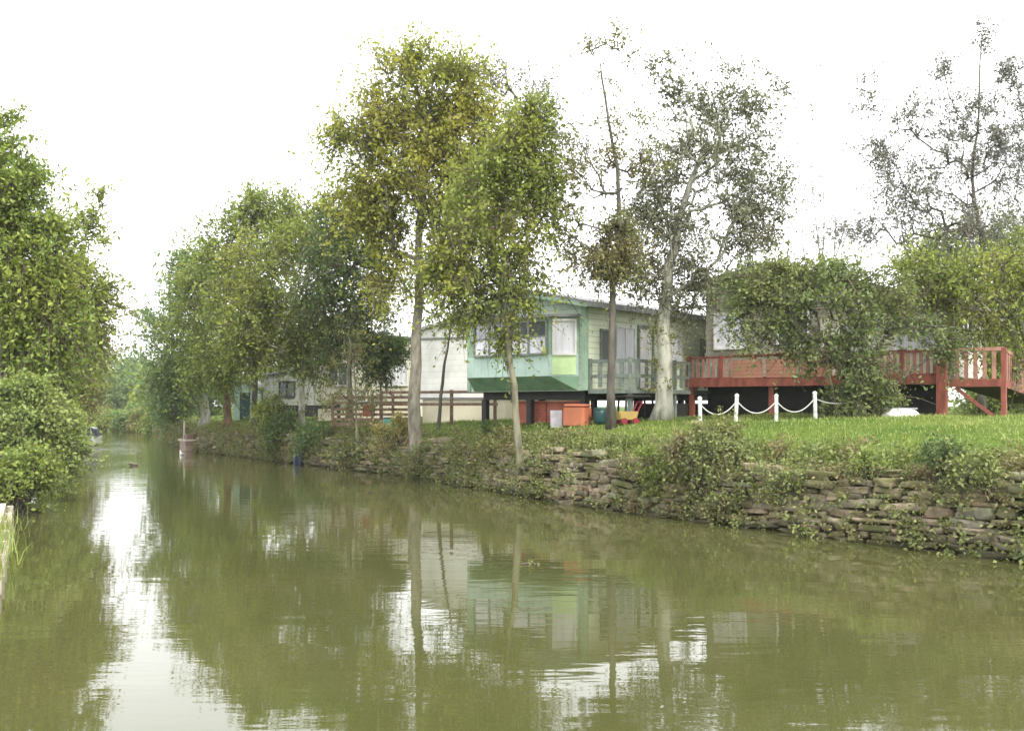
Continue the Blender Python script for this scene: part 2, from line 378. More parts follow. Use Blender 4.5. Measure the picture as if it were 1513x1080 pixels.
def sprays(C, rad, n, per=11, droop=.35, out=.7):
    """leafy twigs: from every clump centre several curved twigs with leaves along them -> leaf points, twig V, twig quads"""
    C = np.asarray(C); k = len(C); mid = C.mean(0); rad = np.broadcast_to(rad, (k,)); n = np.broadcast_to(n, (k,))
    m = np.maximum(2, np.round(n/per*rng.uniform(.7,1.3,k))).astype(int)
    ci = np.repeat(np.arange(k), m); T = len(ci); r = rad[ci]
    o = C[ci]-mid; o /= np.linalg.norm(o, axis=1, keepdims=True)+1e-6
    d = unit(T)*.9+o*out+np.array((0,0,.12)); d /= np.linalg.norm(d, axis=1, keepdims=True)
    L = r*rng.uniform(.6,1.9,T); st = C[ci]+rng.normal(0,.16,(T,3))*r[:,None]; dr = droop*rng.uniform(.2,1.6,T)*L
    q = lambda t: st+d*(L*t)[:,None]-np.array((0,0,1.))*(dr*t*t)[:,None]
    ni = rng.integers(int(per*.6), int(per*1.5)+1, T); li = np.repeat(np.arange(T), ni); t = rng.random(len(li))**.75
    pts = st[li]+d[li]*(L[li]*t)[:,None]-np.array((0,0,1.))*(dr[li]*t*t)[:,None]+rng.normal(0,.06,(len(li),3))*(.5+r[li])[:,None]
    side = np.cross(d, np.array((0,0,1.))); side /= np.linalg.norm(side, axis=1, keepdims=True)+1e-6; up = np.cross(side, d)
    w = np.clip(.010*r/.5, .004, .014)[:,None]; V = []
    for tt, f in ((0.,1.),(.55,.7),(1.,.25)):
        p = q(np.full(T, tt))
        for a in range(3): V.append(p+(side*math.cos(a*2.094)+up*math.sin(a*2.094))*w*f)
    V = np.stack(V, 1).reshape(-1,3); pat = np.array([[i*3+a, i*3+(a+1)%3, (i+1)*3+(a+1)%3, (i+1)*3+a] for i in range(2) for a in range(3)])
    Q = ((np.arange(T)*9)[:,None,None]+pat[None]).reshape(-1)
    return pts, V, Q

def skeleton(trunk, trunk_r, centres, mb, first=.35, r_tip=.012, expo=.48, rmax=.5, wig=.07):
    """connects every leaf clump to the trunk through shared, tapering limbs"""
    nodes = []; par = []; fixed = []
    nT = len(trunk)
    for i, p in enumerate(trunk): nodes.append(np.array(p)); par.append(i-1); fixed.append(trunk_r[i])
    start = int(first*nT)
    order = np.argsort([min(np.linalg.norm(c-t) for t in trunk[start:]) for c in centres])
    cnt = [0]*nT
    for oi in order:
        c = centres[oi]
        A = np.array(nodes[start:]); d = c-A; L = np.linalg.norm(d, axis=1)
        cost = L+np.where(d[:,2] < 0, -d[:,2]*1.1, 0)+np.where(d[:,2] < .25*L, .25*L, 0)
        j = int(np.argmin(cost))+start
        p = nodes[j]; Lj = np.linalg.norm(c-p); m = max(1, int(Lj/.9)); last = j
        for k in range(1, m+1):
            t = k/m; q_ = p+(c-p)*t
            if k < m: q_ = q_+rng.normal(0, wig*Lj**.5, 3)+np.array((0,0,-.10*Lj*math.sin(math.pi*t)))
            nodes.append(q_); par.append(last); fixed.append(None); cnt.append(0); last = len(nodes)-1
        cnt[last] += 1
    for i in range(len(nodes)-1, 0, -1):
        if par[i] >= 0: cnt[par[i]] += cnt[i]
    for i in range(nT, len(nodes)):
        p = par[i]; r1 = r_tip*max(cnt[i],1)**expo
        r0 = r_tip*max(cnt[p],1)**expo if p >= nT else r1*1.25
        cap = (fixed[p]*.7 if p < nT else rmax)
        r0 = min(r0, cap, rmax); r1 = min(r1, r0)
        mb.tube([nodes[p], nodes[i]], [r0, r1], 5 if r0 > .03 else 3, cap=False)

def smooth_line(pts, n):
    pts = np.array(pts, float); t = np.linspace(0, len(pts)-1, n); out = []
    for u in t:
        i = min(int(u), len(pts)-2); f = u-i
        p0 = pts[max(i-1,0)]; p1 = pts[i]; p2 = pts[i+1]; p3 = pts[min(i+2, len(pts)-1)]
        out.append(.5*((2*p1)+(-p0+p2)*f+(2*p0-5*p1+4*p2-p3)*f*f+(-p0+3*p1-3*p2+p3)*f**3))
    return np.array(out)

DENSE = {'leaf_sparse_grey': (3.8, 1.45, 1.1), 'leaf_grey_brown': (2.3, 1.3, 1.08), 'leaf_olive': (1.5, 1.6, 1.1)}
def tree(name, label, cat, d, trunk_px, r0, ells, lm, bm_, leaf=.11, nleaf=55, cr=.55, group=None, r_top=.03, first=.35, r_tip=.009, flat=.75, shell=.42, ivy=None, droop=.15, rmax=.5, extra_trunks=(), air=.8, wig=.06):
    """d: distance; trunk_px: (px,py) polyline, the first point is the base (its height is the ground's);
    ells: (px,py,rx,ry,clumps[,depth shift]) lobes of the crown, real ellipsoids at that distance"""
    bx = (trunk_px[0][0]-CX)/F*d; base = np.array((bx, d, gz1(bx, d)-.08))
    root = empty(name, base, 0, label, cat, group)
    pts = [base]+[P(px, py, d+dd) for px, py, dd in [(t+(0,))[:3] for t in trunk_px[1:]]]
    n = 14; T = smooth_line(pts, n)-base
    jit = rng.normal(0, r0*.18, (n,3)); jit[0] = 0; jit[:,2] = 0; T = T+jit
    f = np.linspace(0, 1, n); rad = r0+(r_top-r0)*f**.85; rad[0] *= 1.45; rad[1] *= 1.08
    mb = MB(); mb.tube(T, list(rad), 12)
    for et in extra_trunks:
        E = smooth_line([P(px, py, d+dd) for px, py, dd in et[1]], 9)-base
        mb.tube(E, list(np.linspace(et[0], .02, 9)), 8)
    mb.build('trunk', bm_, root, smooth=True)
    kc, kn, kl = DENSE.get(lm.name, (1.7, 1.75, 1.12))
    leaf *= kl; nleaf *= kn
    cs = []
    for e in ells:
        px, py, rx, ry, k = e[:5]; k = max(1, int(k*kc)); dd = e[5] if len(e) > 5 else 0
        D = d+dd; c = P(px, py, D); ax = np.array((rx, rx*.9, ry))*D/F
        u = unit(k)*(rng.random(k)**shell*np.where(rng.random(k) < .22, 1.28, 1.04))[:,None]
        cs.append(c+u*ax-base)
    cs = np.concatenate(cs)
    mb = MB(); skeleton(T, rad, cs, mb, first=first, r_tip=r_tip, rmax=rmax, wig=wig)
    mb.build('limbs', bm_, root, smooth=True)
    sc = np.exp(rng.normal(-.05,.38,len(cs))).clip(.35,1.9)
    pts, tV, tQ = sprays(cs, cr*1.05*sc, nleaf*air*sc**1.5)
    np_mesh('twigs', tV, tQ, 4, TWIG, root)
    V, q_ = leaves(pts, leaf*.92, droop, var=.42); np_mesh('crown', V, q_, 4, lm, root)
    if ivy:
        z0, z1, rr, k, im = ivy
        ii = rng.integers(int(z0*n), max(int(z1*n), int(z0*n)+1), k); c2 = T[ii]+rng.normal(0, .5, (k,3))*np.array((.1,.1,.5))
        th = rng.uniform(0, 2*math.pi, k); c2 = c2+np.stack([np.cos(th), np.sin(th), th*0], 1)*(rad[ii]+rr*.5)[:,None]
        V, q_ = leaves(clump_points(c2, rr, 26), leaf*.9, .4); np_mesh('ivy', V, q_, 4, im, root)
    return root

def bush(name, label, d, px, py, rx, ry, lm, n=36, leaf=.08, nleaf=45, cr=.26, group=None, cat='bush', bm_=None, base_z=None, lobes=None, flat=.9, droop=.05):
    """a shrub rooted on the ground under (px,py) at distance d; rx, ry its half size in photograph pixels"""
    x = (px-CX)/F*d; g = gz1(x, d) if base_z is None else base_z
    base = np.array((x, d, g-.03)); root = empty(name, base, 0, label, cat, group)
    n = int(n*1.7); nleaf *= 1.7; leaf *= 1.1; cr *= 1.1
    lobes = lobes and [(a, b_, r1, r2, int(k*1.7)) for a, b_, r1, r2, k in lobes]
    c = P(px, py, d)-base; ax = np.array((rx, rx*.8, ry))*d/F
    u = unit(n)*(rng.random(n)**.4)[:,None]; cs = c+u*ax
    if lobes is not None: cs = np.concatenate([cs]+[P(a, b_, d)-base+unit(k)*(rng.random(k)**.4)[:,None]*np.array((r1, r1*.8, r2))*d/F for a, b_, r1, r2, k in lobes])
    mb = MB()
    for k in range(0, len(cs)):
        s0 = np.array((rng.normal(0, ax[0]*.22), rng.normal(0, ax[1]*.22), 0)); m_ = (s0+cs[k])/2+rng.normal(0, .05, 3)
        mb.tube([s0, m_, cs[k]], [.016, .010, .004], 4, cap=False)
    mb.build('stems', bm_ or B_DARK, root, smooth=True)
    sc = rng.uniform(.6,1.35,len(cs))
    pts, tV, tQ = sprays(cs, cr*sc, nleaf*sc**1.4*.85, droop=.5)
    np_mesh('twigs', tV, tQ, 4, bm_ or B_DARK, root)
    V, q_ = leaves(pts, leaf*.95, droop, var=.45); np_mesh('foliage', V, q_, 4, lm, root)
    return root

def blades(base, h, wd, lean=.35):
    """thin bent blades: base (N,3) -> V, quads"""
    N = len(base); th = rng.uniform(0, 2*math.pi, N); dx = np.stack([np.cos(th), np.sin(th), th*0], 1)
    sd = np.stack([-np.sin(th), np.cos(th), th*0], 1)
    hh = (h*np.exp(rng.normal(0, .3, N)))[:,None]; ln = rng.uniform(0, lean*2, N)[:,None]*hh
    up = np.array((0,0,1.)); w_ = wd*np.ones((N,1))
    m_ = base+up*hh*.6+dx*ln*.35; t = base+up*hh+dx*ln
    V = np.stack([base-sd*w_/2, base+sd*w_/2, m_+sd*w_*.4, m_-sd*w_*.4, t+sd*w_*.06, t-sd*w_*.06], 1).reshape(-1,3)
    k = (np.arange(N)*6)[:,None]
    q_ = np.concatenate([k+np.array([[0,1,2,3]]), k+np.array([[3,2,4,5]])], 1).reshape(-1)
    return V, q_

# ------------------------------------------------------------------ stone bank wall
def along(PL, step, s0=0, s1=1e9):
    out = []; L0 = 0
    for i in range(len(PL)-1):
        a, b = PL[i], PL[i+1]; L = np.hypot(*(b-a)); t = (b-a)/L
        u = 0.0
        while u < L:
            out.append((a+t*u, t)); u += step
    return out
def stone_mat():
    m, n, l, b = mat('rubble_stone')
    ge = n.new('ShaderNodeNewGeometry'); tc = n.new('ShaderNodeTexCoord')
    cr = n.new('ShaderNodeValToRGB'); cr.color_ramp.interpolation = 'LINEAR'; e = cr.color_ramp.elements
    e[0].position = 0; e[0].color = (.14,.115,.08,1); e[1].position = 1; e[1].color = (.40,.33,.23,1)
    for p_, c in ((.25,(.22,.19,.13)),(.5,(.25,.19,.13)),(.7,(.21,.20,.15)),(.85,(.28,.21,.14))):
        k = e.new(p_); k.color = (*c, 1)
    l.new(ge.outputs['Random Per Island'], cr.inputs[0])
    nz = n.new('ShaderNodeTexNoise'); nz.inputs['Scale'].default_value = 7; nz.inputs['Detail'].default_value = 8; l.new(tc.outputs['Object'], nz.inputs['Vector'])
    c2 = n.new('ShaderNodeValToRGB'); c2.color_ramp.elements[0].color = (.4,.4,.38,1); c2.color_ramp.elements[0].position = .25; c2.color_ramp.elements[1].color = (1.2,1.2,1.2,1); c2.color_ramp.elements[1].position = .75
    l.new(nz.outputs['Fac'], c2.inputs[0])
    mm = n.new('ShaderNodeMixRGB'); mm.blend_type = 'MULTIPLY'; mm.inputs[0].default_value = 1; l.new(cr.outputs[0], mm.inputs[1]); l.new(c2.outputs[0], mm.inputs[2])
    # moss and algae in patches
    n3 = n.new('ShaderNodeTexNoise'); n3.inputs['Scale'].default_value = 1.3; n3.inputs['Detail'].default_value = 6; l.new(tc.outputs['Object'], n3.inputs['Vector'])
    r3 = n.new('ShaderNodeMapRange'); r3.inputs[1].default_value = .47; r3.inputs[2].default_value = .66; r3.inputs[4].default_value = .8; l.new(n3.outputs['Fac'], r3.inputs[0])
    m3 = n.new('ShaderNodeMixRGB'); m3.inputs[2].default_value = (.07,.085,.025,1); l.new(r3.outputs[0], m3.inputs[0]); l.new(mm.outputs[0], m3.inputs[1])
    # darker band just over the water, its edge broken by noise
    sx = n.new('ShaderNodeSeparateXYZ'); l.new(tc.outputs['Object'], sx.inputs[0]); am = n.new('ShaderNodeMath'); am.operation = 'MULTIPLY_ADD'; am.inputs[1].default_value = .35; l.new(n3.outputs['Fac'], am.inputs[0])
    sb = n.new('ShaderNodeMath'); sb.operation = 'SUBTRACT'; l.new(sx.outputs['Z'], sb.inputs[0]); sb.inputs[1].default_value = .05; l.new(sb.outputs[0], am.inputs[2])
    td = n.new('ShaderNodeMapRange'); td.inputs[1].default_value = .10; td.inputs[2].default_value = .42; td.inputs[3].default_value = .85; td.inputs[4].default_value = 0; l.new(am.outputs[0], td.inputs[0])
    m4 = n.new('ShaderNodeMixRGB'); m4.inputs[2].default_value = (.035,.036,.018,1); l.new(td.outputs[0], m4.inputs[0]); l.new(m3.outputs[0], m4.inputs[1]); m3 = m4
    l.new(m3.outputs[0], b.inputs['Base Color']); b.inputs['Roughness'].default_value = .92; b.inputs['Specular IOR Level'].default_value = .12
    bp = n.new('ShaderNodeBump'); bp.inputs['Strength'].default_value = .8; bp.inputs['Distance'].default_value = .03; l.new(nz.outputs['Fac'], bp.inputs['Height']); l.new(bp.outputs[0], b.inputs['Normal'])
    return m
g3 = [(-1,-.45,.45,1)]*3
tv = []; ti = {}
lin = [-1,-.8,-.15,.3,.85,1]
for a in range(6):
    for b_ in range(6):
        for c in range(6):
            if a in (0,5) or b_ in (0,5) or c in (0,5):
                ti[(a,b_,c)] = len(tv); p = np.array((lin[a], lin[b_], lin[c]), float)
                tv.append(p/ (np.sum(np.abs(p)**8)**(1/8))*.98)
tv = np.array(tv); tf = []
for ax_ in range(3):
    for side in (0,5):
        for a in range(5):
            for b_ in range(5):
                qd = []
                for (i, j) in ((a,b_),(a+1,b_),(a+1,b_+1),(a,b_+1)):
                    k = [i,j]; k.insert(ax_, side); qd.append(ti[tuple(k)])
                if (side == 5) != (ax_ == 1): qd = qd
                else: qd = qd[::-1]
                tf += qd
tf = np.array(tf)
SV = []; SF = []; cnt_ = 0
SEG = RB[1:12]
zc = -.22
while zc < 1.18:
    ch = random.uniform(.09,.19)
    for i in range(len(SEG)-1):
        a, b_ = SEG[i], SEG[i+1]; L = np.hypot(*(b_-a)); t = (b_-a)/L; nrm = np.array((t[1], -t[0])); u = random.uniform(0,.3)
        while u < L:
            ln = random.choice((.16,.25,.35,.45,.6,.75,.95))*random.uniform(.8,1.15)
            p = a+t*(u+ln/2); u += ln+.015
            top = 1.2*np.interp(p[1], [27,42], [1,.86])
            if zc+ch*.5 > top+random.uniform(-.25,.1): continue
            if random.random() < .03: continue
            s = .10+.30*max(zc,0)/1.2+random.gauss(0,.04); h2 = ch*random.choice((.75,.95,1.0,1.1,1.35))
            v = tv*np.array((ln/2*.985, random.uniform(.16,.26), h2/2*.97))
            tp = random.uniform(-.22,.22); v[:,2] *= 1+tp*v[:,0]/(ln/2); fq = rng.normal(0,2.2,(3,3)); ph = rng.uniform(0,6,3); lump = np.sin(tv@fq+ph).sum(1)[:,None]*.055; v = v*(1+lump+rng.normal(0,.045,v.shape))
            ang = random.gauss(0,.06); sa = random.gauss(0,.05)
            v = np.stack([v[:,0]*math.cos(sa)-v[:,2]*math.sin(sa), v[:,1]+v[:,0]*ang, v[:,2]*math.cos(sa)+v[:,0]*math.sin(sa)], 1)
            c = p+nrm*(s+.12)
            wv_ = np.stack([c[0]+t[0]*v[:,0]+nrm[0]*v[:,1], c[1]+t[1]*v[:,0]+nrm[1]*v[:,1], zc+ch/2+v[:,2]+.06*math.sin(p[1]*1.1+p[0]*.6)+.04*math.sin(p[1]*3.1)], 1)
            SV.append(wv_); SF.append(tf+cnt_); cnt_ += len(tv)
    zc += ch*.97
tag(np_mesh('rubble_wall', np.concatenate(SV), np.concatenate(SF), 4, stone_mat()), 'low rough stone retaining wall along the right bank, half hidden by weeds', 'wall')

# weeds over the wall and the crest of the bank
def bare(px):            # stretches where the stone shows
    return max(.85*math.exp(-((px-880)/40)**2), .8*math.exp(-((px-1275)/45)**2), .5*math.exp(-((px-1480)/35)**2), .35*math.exp(-((px-745)/30)**2))
cs = []; ks = []; top_blades = []
for (p, t) in along(SEG, .10):
    nrm = np.array((t[1], -t[0])); px = CX+F*p[0]/max(p[1], 1)
    B = bare(px)
    nn_ = 11 if p[1] < 30 else 7
    for _ in range(nn_):
        s = random.uniform(-.02, 1.35)
        dens = math.sin(px*.021)*.22+math.sin(px*.055+2)*.20+.85
        if s < .62 and random.random() > dens*.85*(1-B*.93): continue
        if s >= .62 and random.random() > .85*(1-B*.35): continue
        c = p+nrm*s
        if s < .55: z = max(.04, (s+.03)*2.0+random.uniform(-.1,.15))
        else: z = gz1(*c)+abs(random.gauss(.06,.10))
        if s < .62:
            z = random.uniform(.04,1.3); c = p+nrm*(.25*z-.10+random.gauss(0,.05))
        cs.append((c[0], c[1], z)); ks.append(random.uniform(.10,.26))
    for _ in range(5):
        s = random.uniform(.45, 1.8); c = p+nrm*s
        if random.random() < .55*(1-B*.5): top_blades.append((c[0], c[1], gz1(*c)-.02))
cs = np.array(cs); ks = np.array(ks)
V, q_ = leaves(clump_points(cs, ks, 22), .065, .2)
tag(np_mesh('bank_weeds', V, q_, 4, L_WEED), 'ground cover of ivy and weeds over the stone bank', 'weeds', kind='stuff')
tb = np.array(top_blades); tb = np.repeat(tb, 5, 0)+rng.normal(0,.06,(len(tb)*5,3))*np.array((1,1,.1))
V, q_ = blades(tb, .22, .012, .5)
tag(np_mesh('bank_grass', V, q_, 4, L_GRASS), 'long rough grass along the crest of the bank', 'grass', kind='stuff')

# short lawn
N = 150000
lx = rng.uniform(-14, 26, N); ly = rng.uniform(10, 42, N)
sr = sdist(RB, lx, ly, 1); k = (sr > .9) & (sr < 14); lx = lx[k]; ly = ly[k]
V, q_ = blades(np.stack([lx, ly, gz(lx, ly)-.01], 1), .055, .016, .5)
tag(np_mesh('lawn_grass', V, q_, 4, L_GRASS), 'short mown lawn grass on the right bank', 'grass', kind='stuff')

#@@PART2
# ------------------------------------------------------------------ building helpers
def win(parent, a, b, z0, z1, fmat, pane=None, muls=0, fw=.06, transom=None, low=None, name='window'):
    """window on the wall line a->b (left to right seen from outside): frame is the part, its panes sub-parts"""
    a = np.array(a, float); b = np.array(b, float); L = np.hypot(*(b-a)); t = (b-a)/L; nr = np.array((t[1], -t[0]))
    def slab(mb, u0, u1, q0, q1, d0, d1):
        c = [a+t*u0+nr*d0, a+t*u1+nr*d0, a+t*u1+nr*d1, a+t*u0+nr*d1]
        mb.prism([tuple(x) for x in c], q0, q1)
    f = MB()
    slab(f, -fw, 0, z0-fw, z1+fw, .002, .06); slab(f, L, L+fw, z0-fw, z1+fw, .002, .06)
    slab(f, 0, L, z0-fw, z0, .002, .075); slab(f, 0, L, z1, z1+fw, .002, .06)
    for k in range(muls):
        u = L*(k+1)/(muls+1); slab(f, u-fw/2, u+fw/2, z0, z1, .022, .055)
    if transom: slab(f, 0, L, transom-.02, transom+.02, .022, .05)
    fo = f.build(name, fmat, parent)
    if transom and low:
        p = MB(); slab(p, 0, L, transom+.02, z1, .003, .02); p.build('pane', pane or GLASS, fo)
        p = MB(); slab(p, 0, L, z0, transom-.02, .003, .02); p.build('pane', low, fo)
    else:
        p = MB(); slab(p, 0, L, z0, z1, .003, .02); p.build('pane', pane or GLASS, fo)
    return fo
def rail_run(mbr, mbp, a, b, z, h, post_gap=1.4, post=.09, rails=(1.0,.5), rw=.05, rh=.10, skip0=False):
    """posts and rails from a to b (x,y), standing on height z"""
    a = np.array(a, float); b = np.array(b, float); L = np.hypot(*(b-a)); t = (b-a)/L; n_ = max(1, round(L/post_gap))
    for k in range(n_+1):
        p = a+t*L*k/n_
        if not (skip0 and k == 0): MB().bar((p[0],p[1],z), (p[0],p[1],z+h*1.04), post, post).build('railing_post', mbp[0], mbp[1])
    for r in rails: mbr.bar((*(a+t*post*.55), z+h*r-rh/2), (*(b-t*post*.55), z+h*r-rh/2), rw, rh)

# ------------------------------------------------------------------ green lodge with the bay window
G0 = np.array((2.14, 29.0, gz1(2.14, 29)-.03)); GR = -R(41.3)
gh = empty('green_lodge', G0, GR, 'green lodge on stilts with gabled end, bay window and railed side deck', 'lodge')
W_, LN = 4.64, 9.5
MB().box(-W_,0,.0,LN,1.0,3.5).extrude([(-W_,3.5),(0,3.5),(-W_/2,3.98)], 'y', .0, LN).build('wall', PALE_G, gh)
MB().extrude([(-W_-.01,.96),(.01,.96),(.01,3.5),(-W_/2,3.99),(-W_-.01,3.5)], 'y', -.045, -.003).build('end_wall', GREEN_W, gh)
rf = MB()
for sgn in (-1, 1):
    xe = -W_/2+sgn*(W_/2+.32); sl_ = .48/(W_/2); ze = 3.98-sl_*(W_/2+.32)
    rf.extrude([(-W_/2, 4.02),(xe, ze+.04),(xe, ze+.11),(-W_/2, 4.10)], 'y', -.38, LN+.3)
rf.build('roof', GREYR, gh)
tr = MB()
for sgn in (-1, 1):
    xe = -W_/2+sgn*(W_/2+.32); ze = 3.98-(.48/(W_/2))*(W_/2+.32)
    tr.extrude([(-W_/2, 3.90),(xe, ze-.08),(xe, ze+.035),(-W_/2, 4.015)], 'y', -.40, -.34)
tr.build('bargeboard', TRIM_G, gh)
MB().box(.30,.345,-.36,LN+.2,3.38,3.50).build('gutter', GREYR, gh)
MB().prism([(-.09,-.09),(.05,-.09),(.05,.09),(.003,.09),(.003,-.047),(-.09,-.047)],.98,3.5).build('corner_board', TRIM_G, gh); MB().box(-W_-.05,-W_+.09,-.09,-.047,.98,3.5).build('corner_board', TRIM_G, gh)
bayp = [(-4.45,-.05),(-4.2,-.60),(-.85,-.60),(-.2,-.05)]
by = MB(); by.prism(bayp[::1], 1.40, 2.03).build('bay', TEAL_W, gh)
b2 = MB().prism(bayp, 2.03, 3.12).build('bay_surround', TRIM_G, gh)
k = [( -4.45,-.05,1.40),(-4.2,-.60,1.40),(-.85,-.60,1.40),(-.2,-.05,1.40),(-4.4,-.05,.98),(-.25,-.05,.98)]
MB().add(k, [(0,1,4),(1,2,5,4),(2,3,5),(0,4,5,3),(0,3,2,1)]).build('bay_soffit', UNDER_G, gh)
MB().prism([(-4.6,-.05),(-4.27,-.72),(-.8,-.72),(-.05,-.05)], 3.12, 3.19).build('bay_roof', GREYR, gh)
win(gh, (-3.82,-.60), (-2.62,-.60), 2.08, 3.0, GREY_T, GLASS, 1, transom=2.58, low=CURT_SKY)
win(gh, (-2.30,-.60), (-.98,-.60), 2.08, 3.0, GREY_T, GLASS, 1, transom=2.58, low=CURT_SKY)
win(gh, (-.75,-.515), (-.30,-.135), 2.06, 3.0, WHITE, CURT_SKY)  # pale pane colour stands for the sky reflected in this glass
ch = np.array((.65,.55)); ch = ch/np.hypot(*ch); nr = np.array((ch[1],-ch[0]))
a_ = np.array((-.80,-.5577)); b_ = np.array((-.27,-.1092))
MB().prism([tuple(a_+nr*.003),tuple(a_+nr*.02),tuple(b_+nr*.02),tuple(b_+nr*.003)][::-1], 1.44, 2.0).build('panel', LIME, gh)
# long side openings
win(gh, (.0,.75), (.0,1.35), 1.9, 2.75, GREY_T, GLASS, 0)
win(gh, (.0,2.75), (.0,3.45), 1.05, 2.95, GREY_T, WHITE, 0, fw=.09, name='door')
win(gh, (.0,1.55), (.0,2.45), 1.55, 2.9, WHITE, CURT_SKY, 1)
win(gh, (.0,6.5), (.0,7.2), 2.1, 2.75, GREY_T, GLASS, 0)
win(gh, (.0,4.2), (.0,5.2), 1.9, 2.8, WHITE, CURT_SKY, 1)
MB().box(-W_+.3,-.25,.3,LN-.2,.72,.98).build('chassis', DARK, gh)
st = 0
for x_ in (-W_+.35,-2.4,-.3):
    for y_ in (.35,3.2,6.2,9.1):
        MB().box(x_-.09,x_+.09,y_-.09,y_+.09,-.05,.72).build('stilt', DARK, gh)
MB().box(-3.35,-2.0,.62,.68,-.02,.62).box(-1.95,-.5,.62,.68,-.02,.62).box(-3.4,-.45,.56,.74,.62,.68).build('skirting_panel', BRICK_R, gh)
dk = MB().box(.06,1.55,.05,7.2,.88,1.0).build('deck', GREY_T, gh)
rr = MB(); pp = (GREY_T, dk)
rail_run(rr, pp, (.1,.1), (1.5,.1), 1.0, .86, 1.4); rail_run(rr, pp, (1.5,.1), (1.5,7.15), 1.0, .86, 1.17, skip0=True)
for y_ in np.arange(.45, 7.1, .47): rr.box(1.49,1.52,y_-.07,y_+.07,1.06,1.80)
for x_ in (.45,.85,1.2): rr.box(x_-.07,x_+.07,.09,.12,1.06,1.80)
rr.build('railing', GREY_T, dk)
dp = MB()
for y_ in (.2,2.5,4.8,7.0): MB().box(1.38,1.5,y_-.06,y_+.06,-.1,.88).build('post', GREY_T, dk)
MB().box(.1,1.45,2.6,7.0,-.02,.60).build('under_deck_boarding', DARK, gh)  # added dark box standing for the shadow beneath the deck

# things lying under and beside it
def at(px, d, dz=0): 
    x = (px-CX)/F*d; return np.array((x, d, gz1(x, d)+dz))
r_ = empty('storage_tub', at(853, 28.3), -.5, 'orange rounded plastic storage tub with lid under the green lodge', 'tub')
v = [(-.34,-.24),(-.28,-.30),(.28,-.30),(.34,-.24),(.34,.24),(.28,.30),(-.28,.30),(-.34,.24)]
MB().prism(v, 0, .52).build('tub_body', ORANGE, r_, bevel=.02); MB().prism([(x*.96,y*.96) for x,y in v], .523, .62).build('lid', ORANGE, r_, bevel=.03, smooth=True)
r_ = empty('garden_table', at(939, 28.4), .3, 'dark garden table standing in the shade beside the green lodge deck', 'table')
MB().box(-.48,.48,-.33,.33,.66,.72).build('table_top', DARK, r_, bevel=.01); 
for sx in (-.4,.4):
    for sy in (-.26,.26): MB().bar((sx*1.08,sy*1.08,0),(sx,sy,.66),.05,.05).build('leg', DARK, r_)
def ride_on(px, d):
    r_ = empty('toy_cart', at(px, d), .4, 'yellow plastic toy cart with dark red handle on lawn edge by the table', 'toy')
    MB().extrude([(-.26,.12),(.22,.12),(.30,.36),(-.32,.36)], 'y', -.16, .16).build('tray', YEL, r_, bevel=.02)
    for sx in (-.18,.18):
        for sy in (-.19,.19): MB().tube([(sx,sy-.03,.09),(sx,sy+.03,.09)], .09, 12).build('wheel', REDP, r_)
    MB().tube([(.26,-.13,.33),(.42,-.13,.62),(.42,.13,.62),(.26,.13,.33)], .022, 6).build('handle', REDP, r_)
ride_on(926, 27.4)
r_ = empty('water_butt', at(887, 28.0), 0, 'small dark teal water butt under the deck next to the orange tub', 'water butt')
MB().tube([(0,0,0),(0,0,.1),(0,0,.3),(0,0,.42)], [.17,.2,.2,.18], 16).build('butt_body', TEALP, r_, smooth=True); MB().tube([(0,0,.425),(0,0,.46)], [.2,.15], 16).build('lid', TEALP, r_)
r_ = empty('wheeled_board', at(822, 28.6), 0, 'white board leaning on the red panels under the green lodge', 'board')
MB().add([(-.17,-.06,0),(.17,-.06,0),(.17,-.02,0),(-.17,-.02,0),(-.17,.10,.5),(.17,.10,.5),(.17,.14,.5),(-.17,.14,.5)], [(0,3,2,1),(4,5,6,7),(0,1,5,4),(1,2,6,5),(2,3,7,6),(3,0,4,7)]).build('board_face', CURT2, r_, bevel=.008)
r_.name = 'leaning_board'

# ------------------------------------------------------------------ brown lodge with the red deck
B0 = np.array((11.28, 26.0, gz1(11.28, 26)-.03)); BR = -R(36.87)
bh = empty('brown_lodge', B0, BR, 'brown roofed lodge raised on a red timber deck behind the trees', 'lodge')
x0, x1, y0, y1 = -7.65, -.2, 1.8, 5.6
xm = (x0+x1)/2
MB().extrude([(x0,1.1),(x1,1.1),(x1,3.0),(-5.3,4.5),(x0,4.05)], 'y', y0, y1).build('wall', TAUPE_W, bh)
MB().box(-3.9,x1+.01,y0-.04,y0-.003,1.12,2.9).build('front_panelling', CREAM_W, bh)
MB().box(x1+.013,x1+.04,y0-.04,y1,1.12,2.93).build('side_panelling', CREAM_W, bh)
rf = MB()
rf.extrude([(-5.3,4.54),(.35,2.91),(.35,3.05),(-5.3,4.69),(-8.1,4.17),(-8.1,4.02)], 'y', y0-.6, y1+.4)
rf.build('roof', DARKR, bh)
win(bh, (-7.3,y0), (-6.3,y0), 2.15, 3.2, WHITE, CURT_SKY, 1)
win(bh, (-5.2,y0), (-4.3,y0), 2.15, 3.2, WHITE, GLASS, 1)
win(bh, (-3.3,y0-.04), (-2.2,y0-.04), 1.9, 2.75, WHITE, GLASS, 1, transom=2.35, low=CURT_SKY)
win(bh, (-1.7,y0-.04), (-.6,y0-.04), 1.9, 2.75, WHITE, GLASS, 1, transom=2.35, low=CURT_SKY)
win(bh, (x1+.04,2.6), (x1+.04,3.6), 1.9, 2.7, WHITE, GLASS, 1)
dk = MB().box(-7.42,.0,.06,1.79,.97,1.08).build('deck', BROWN_T, bh)
MB().box(-7.46,.06,.0,.055,.88,1.10).build('deck_beam', RED_T, dk)
rr = MB(); pp = (RED_T, dk)
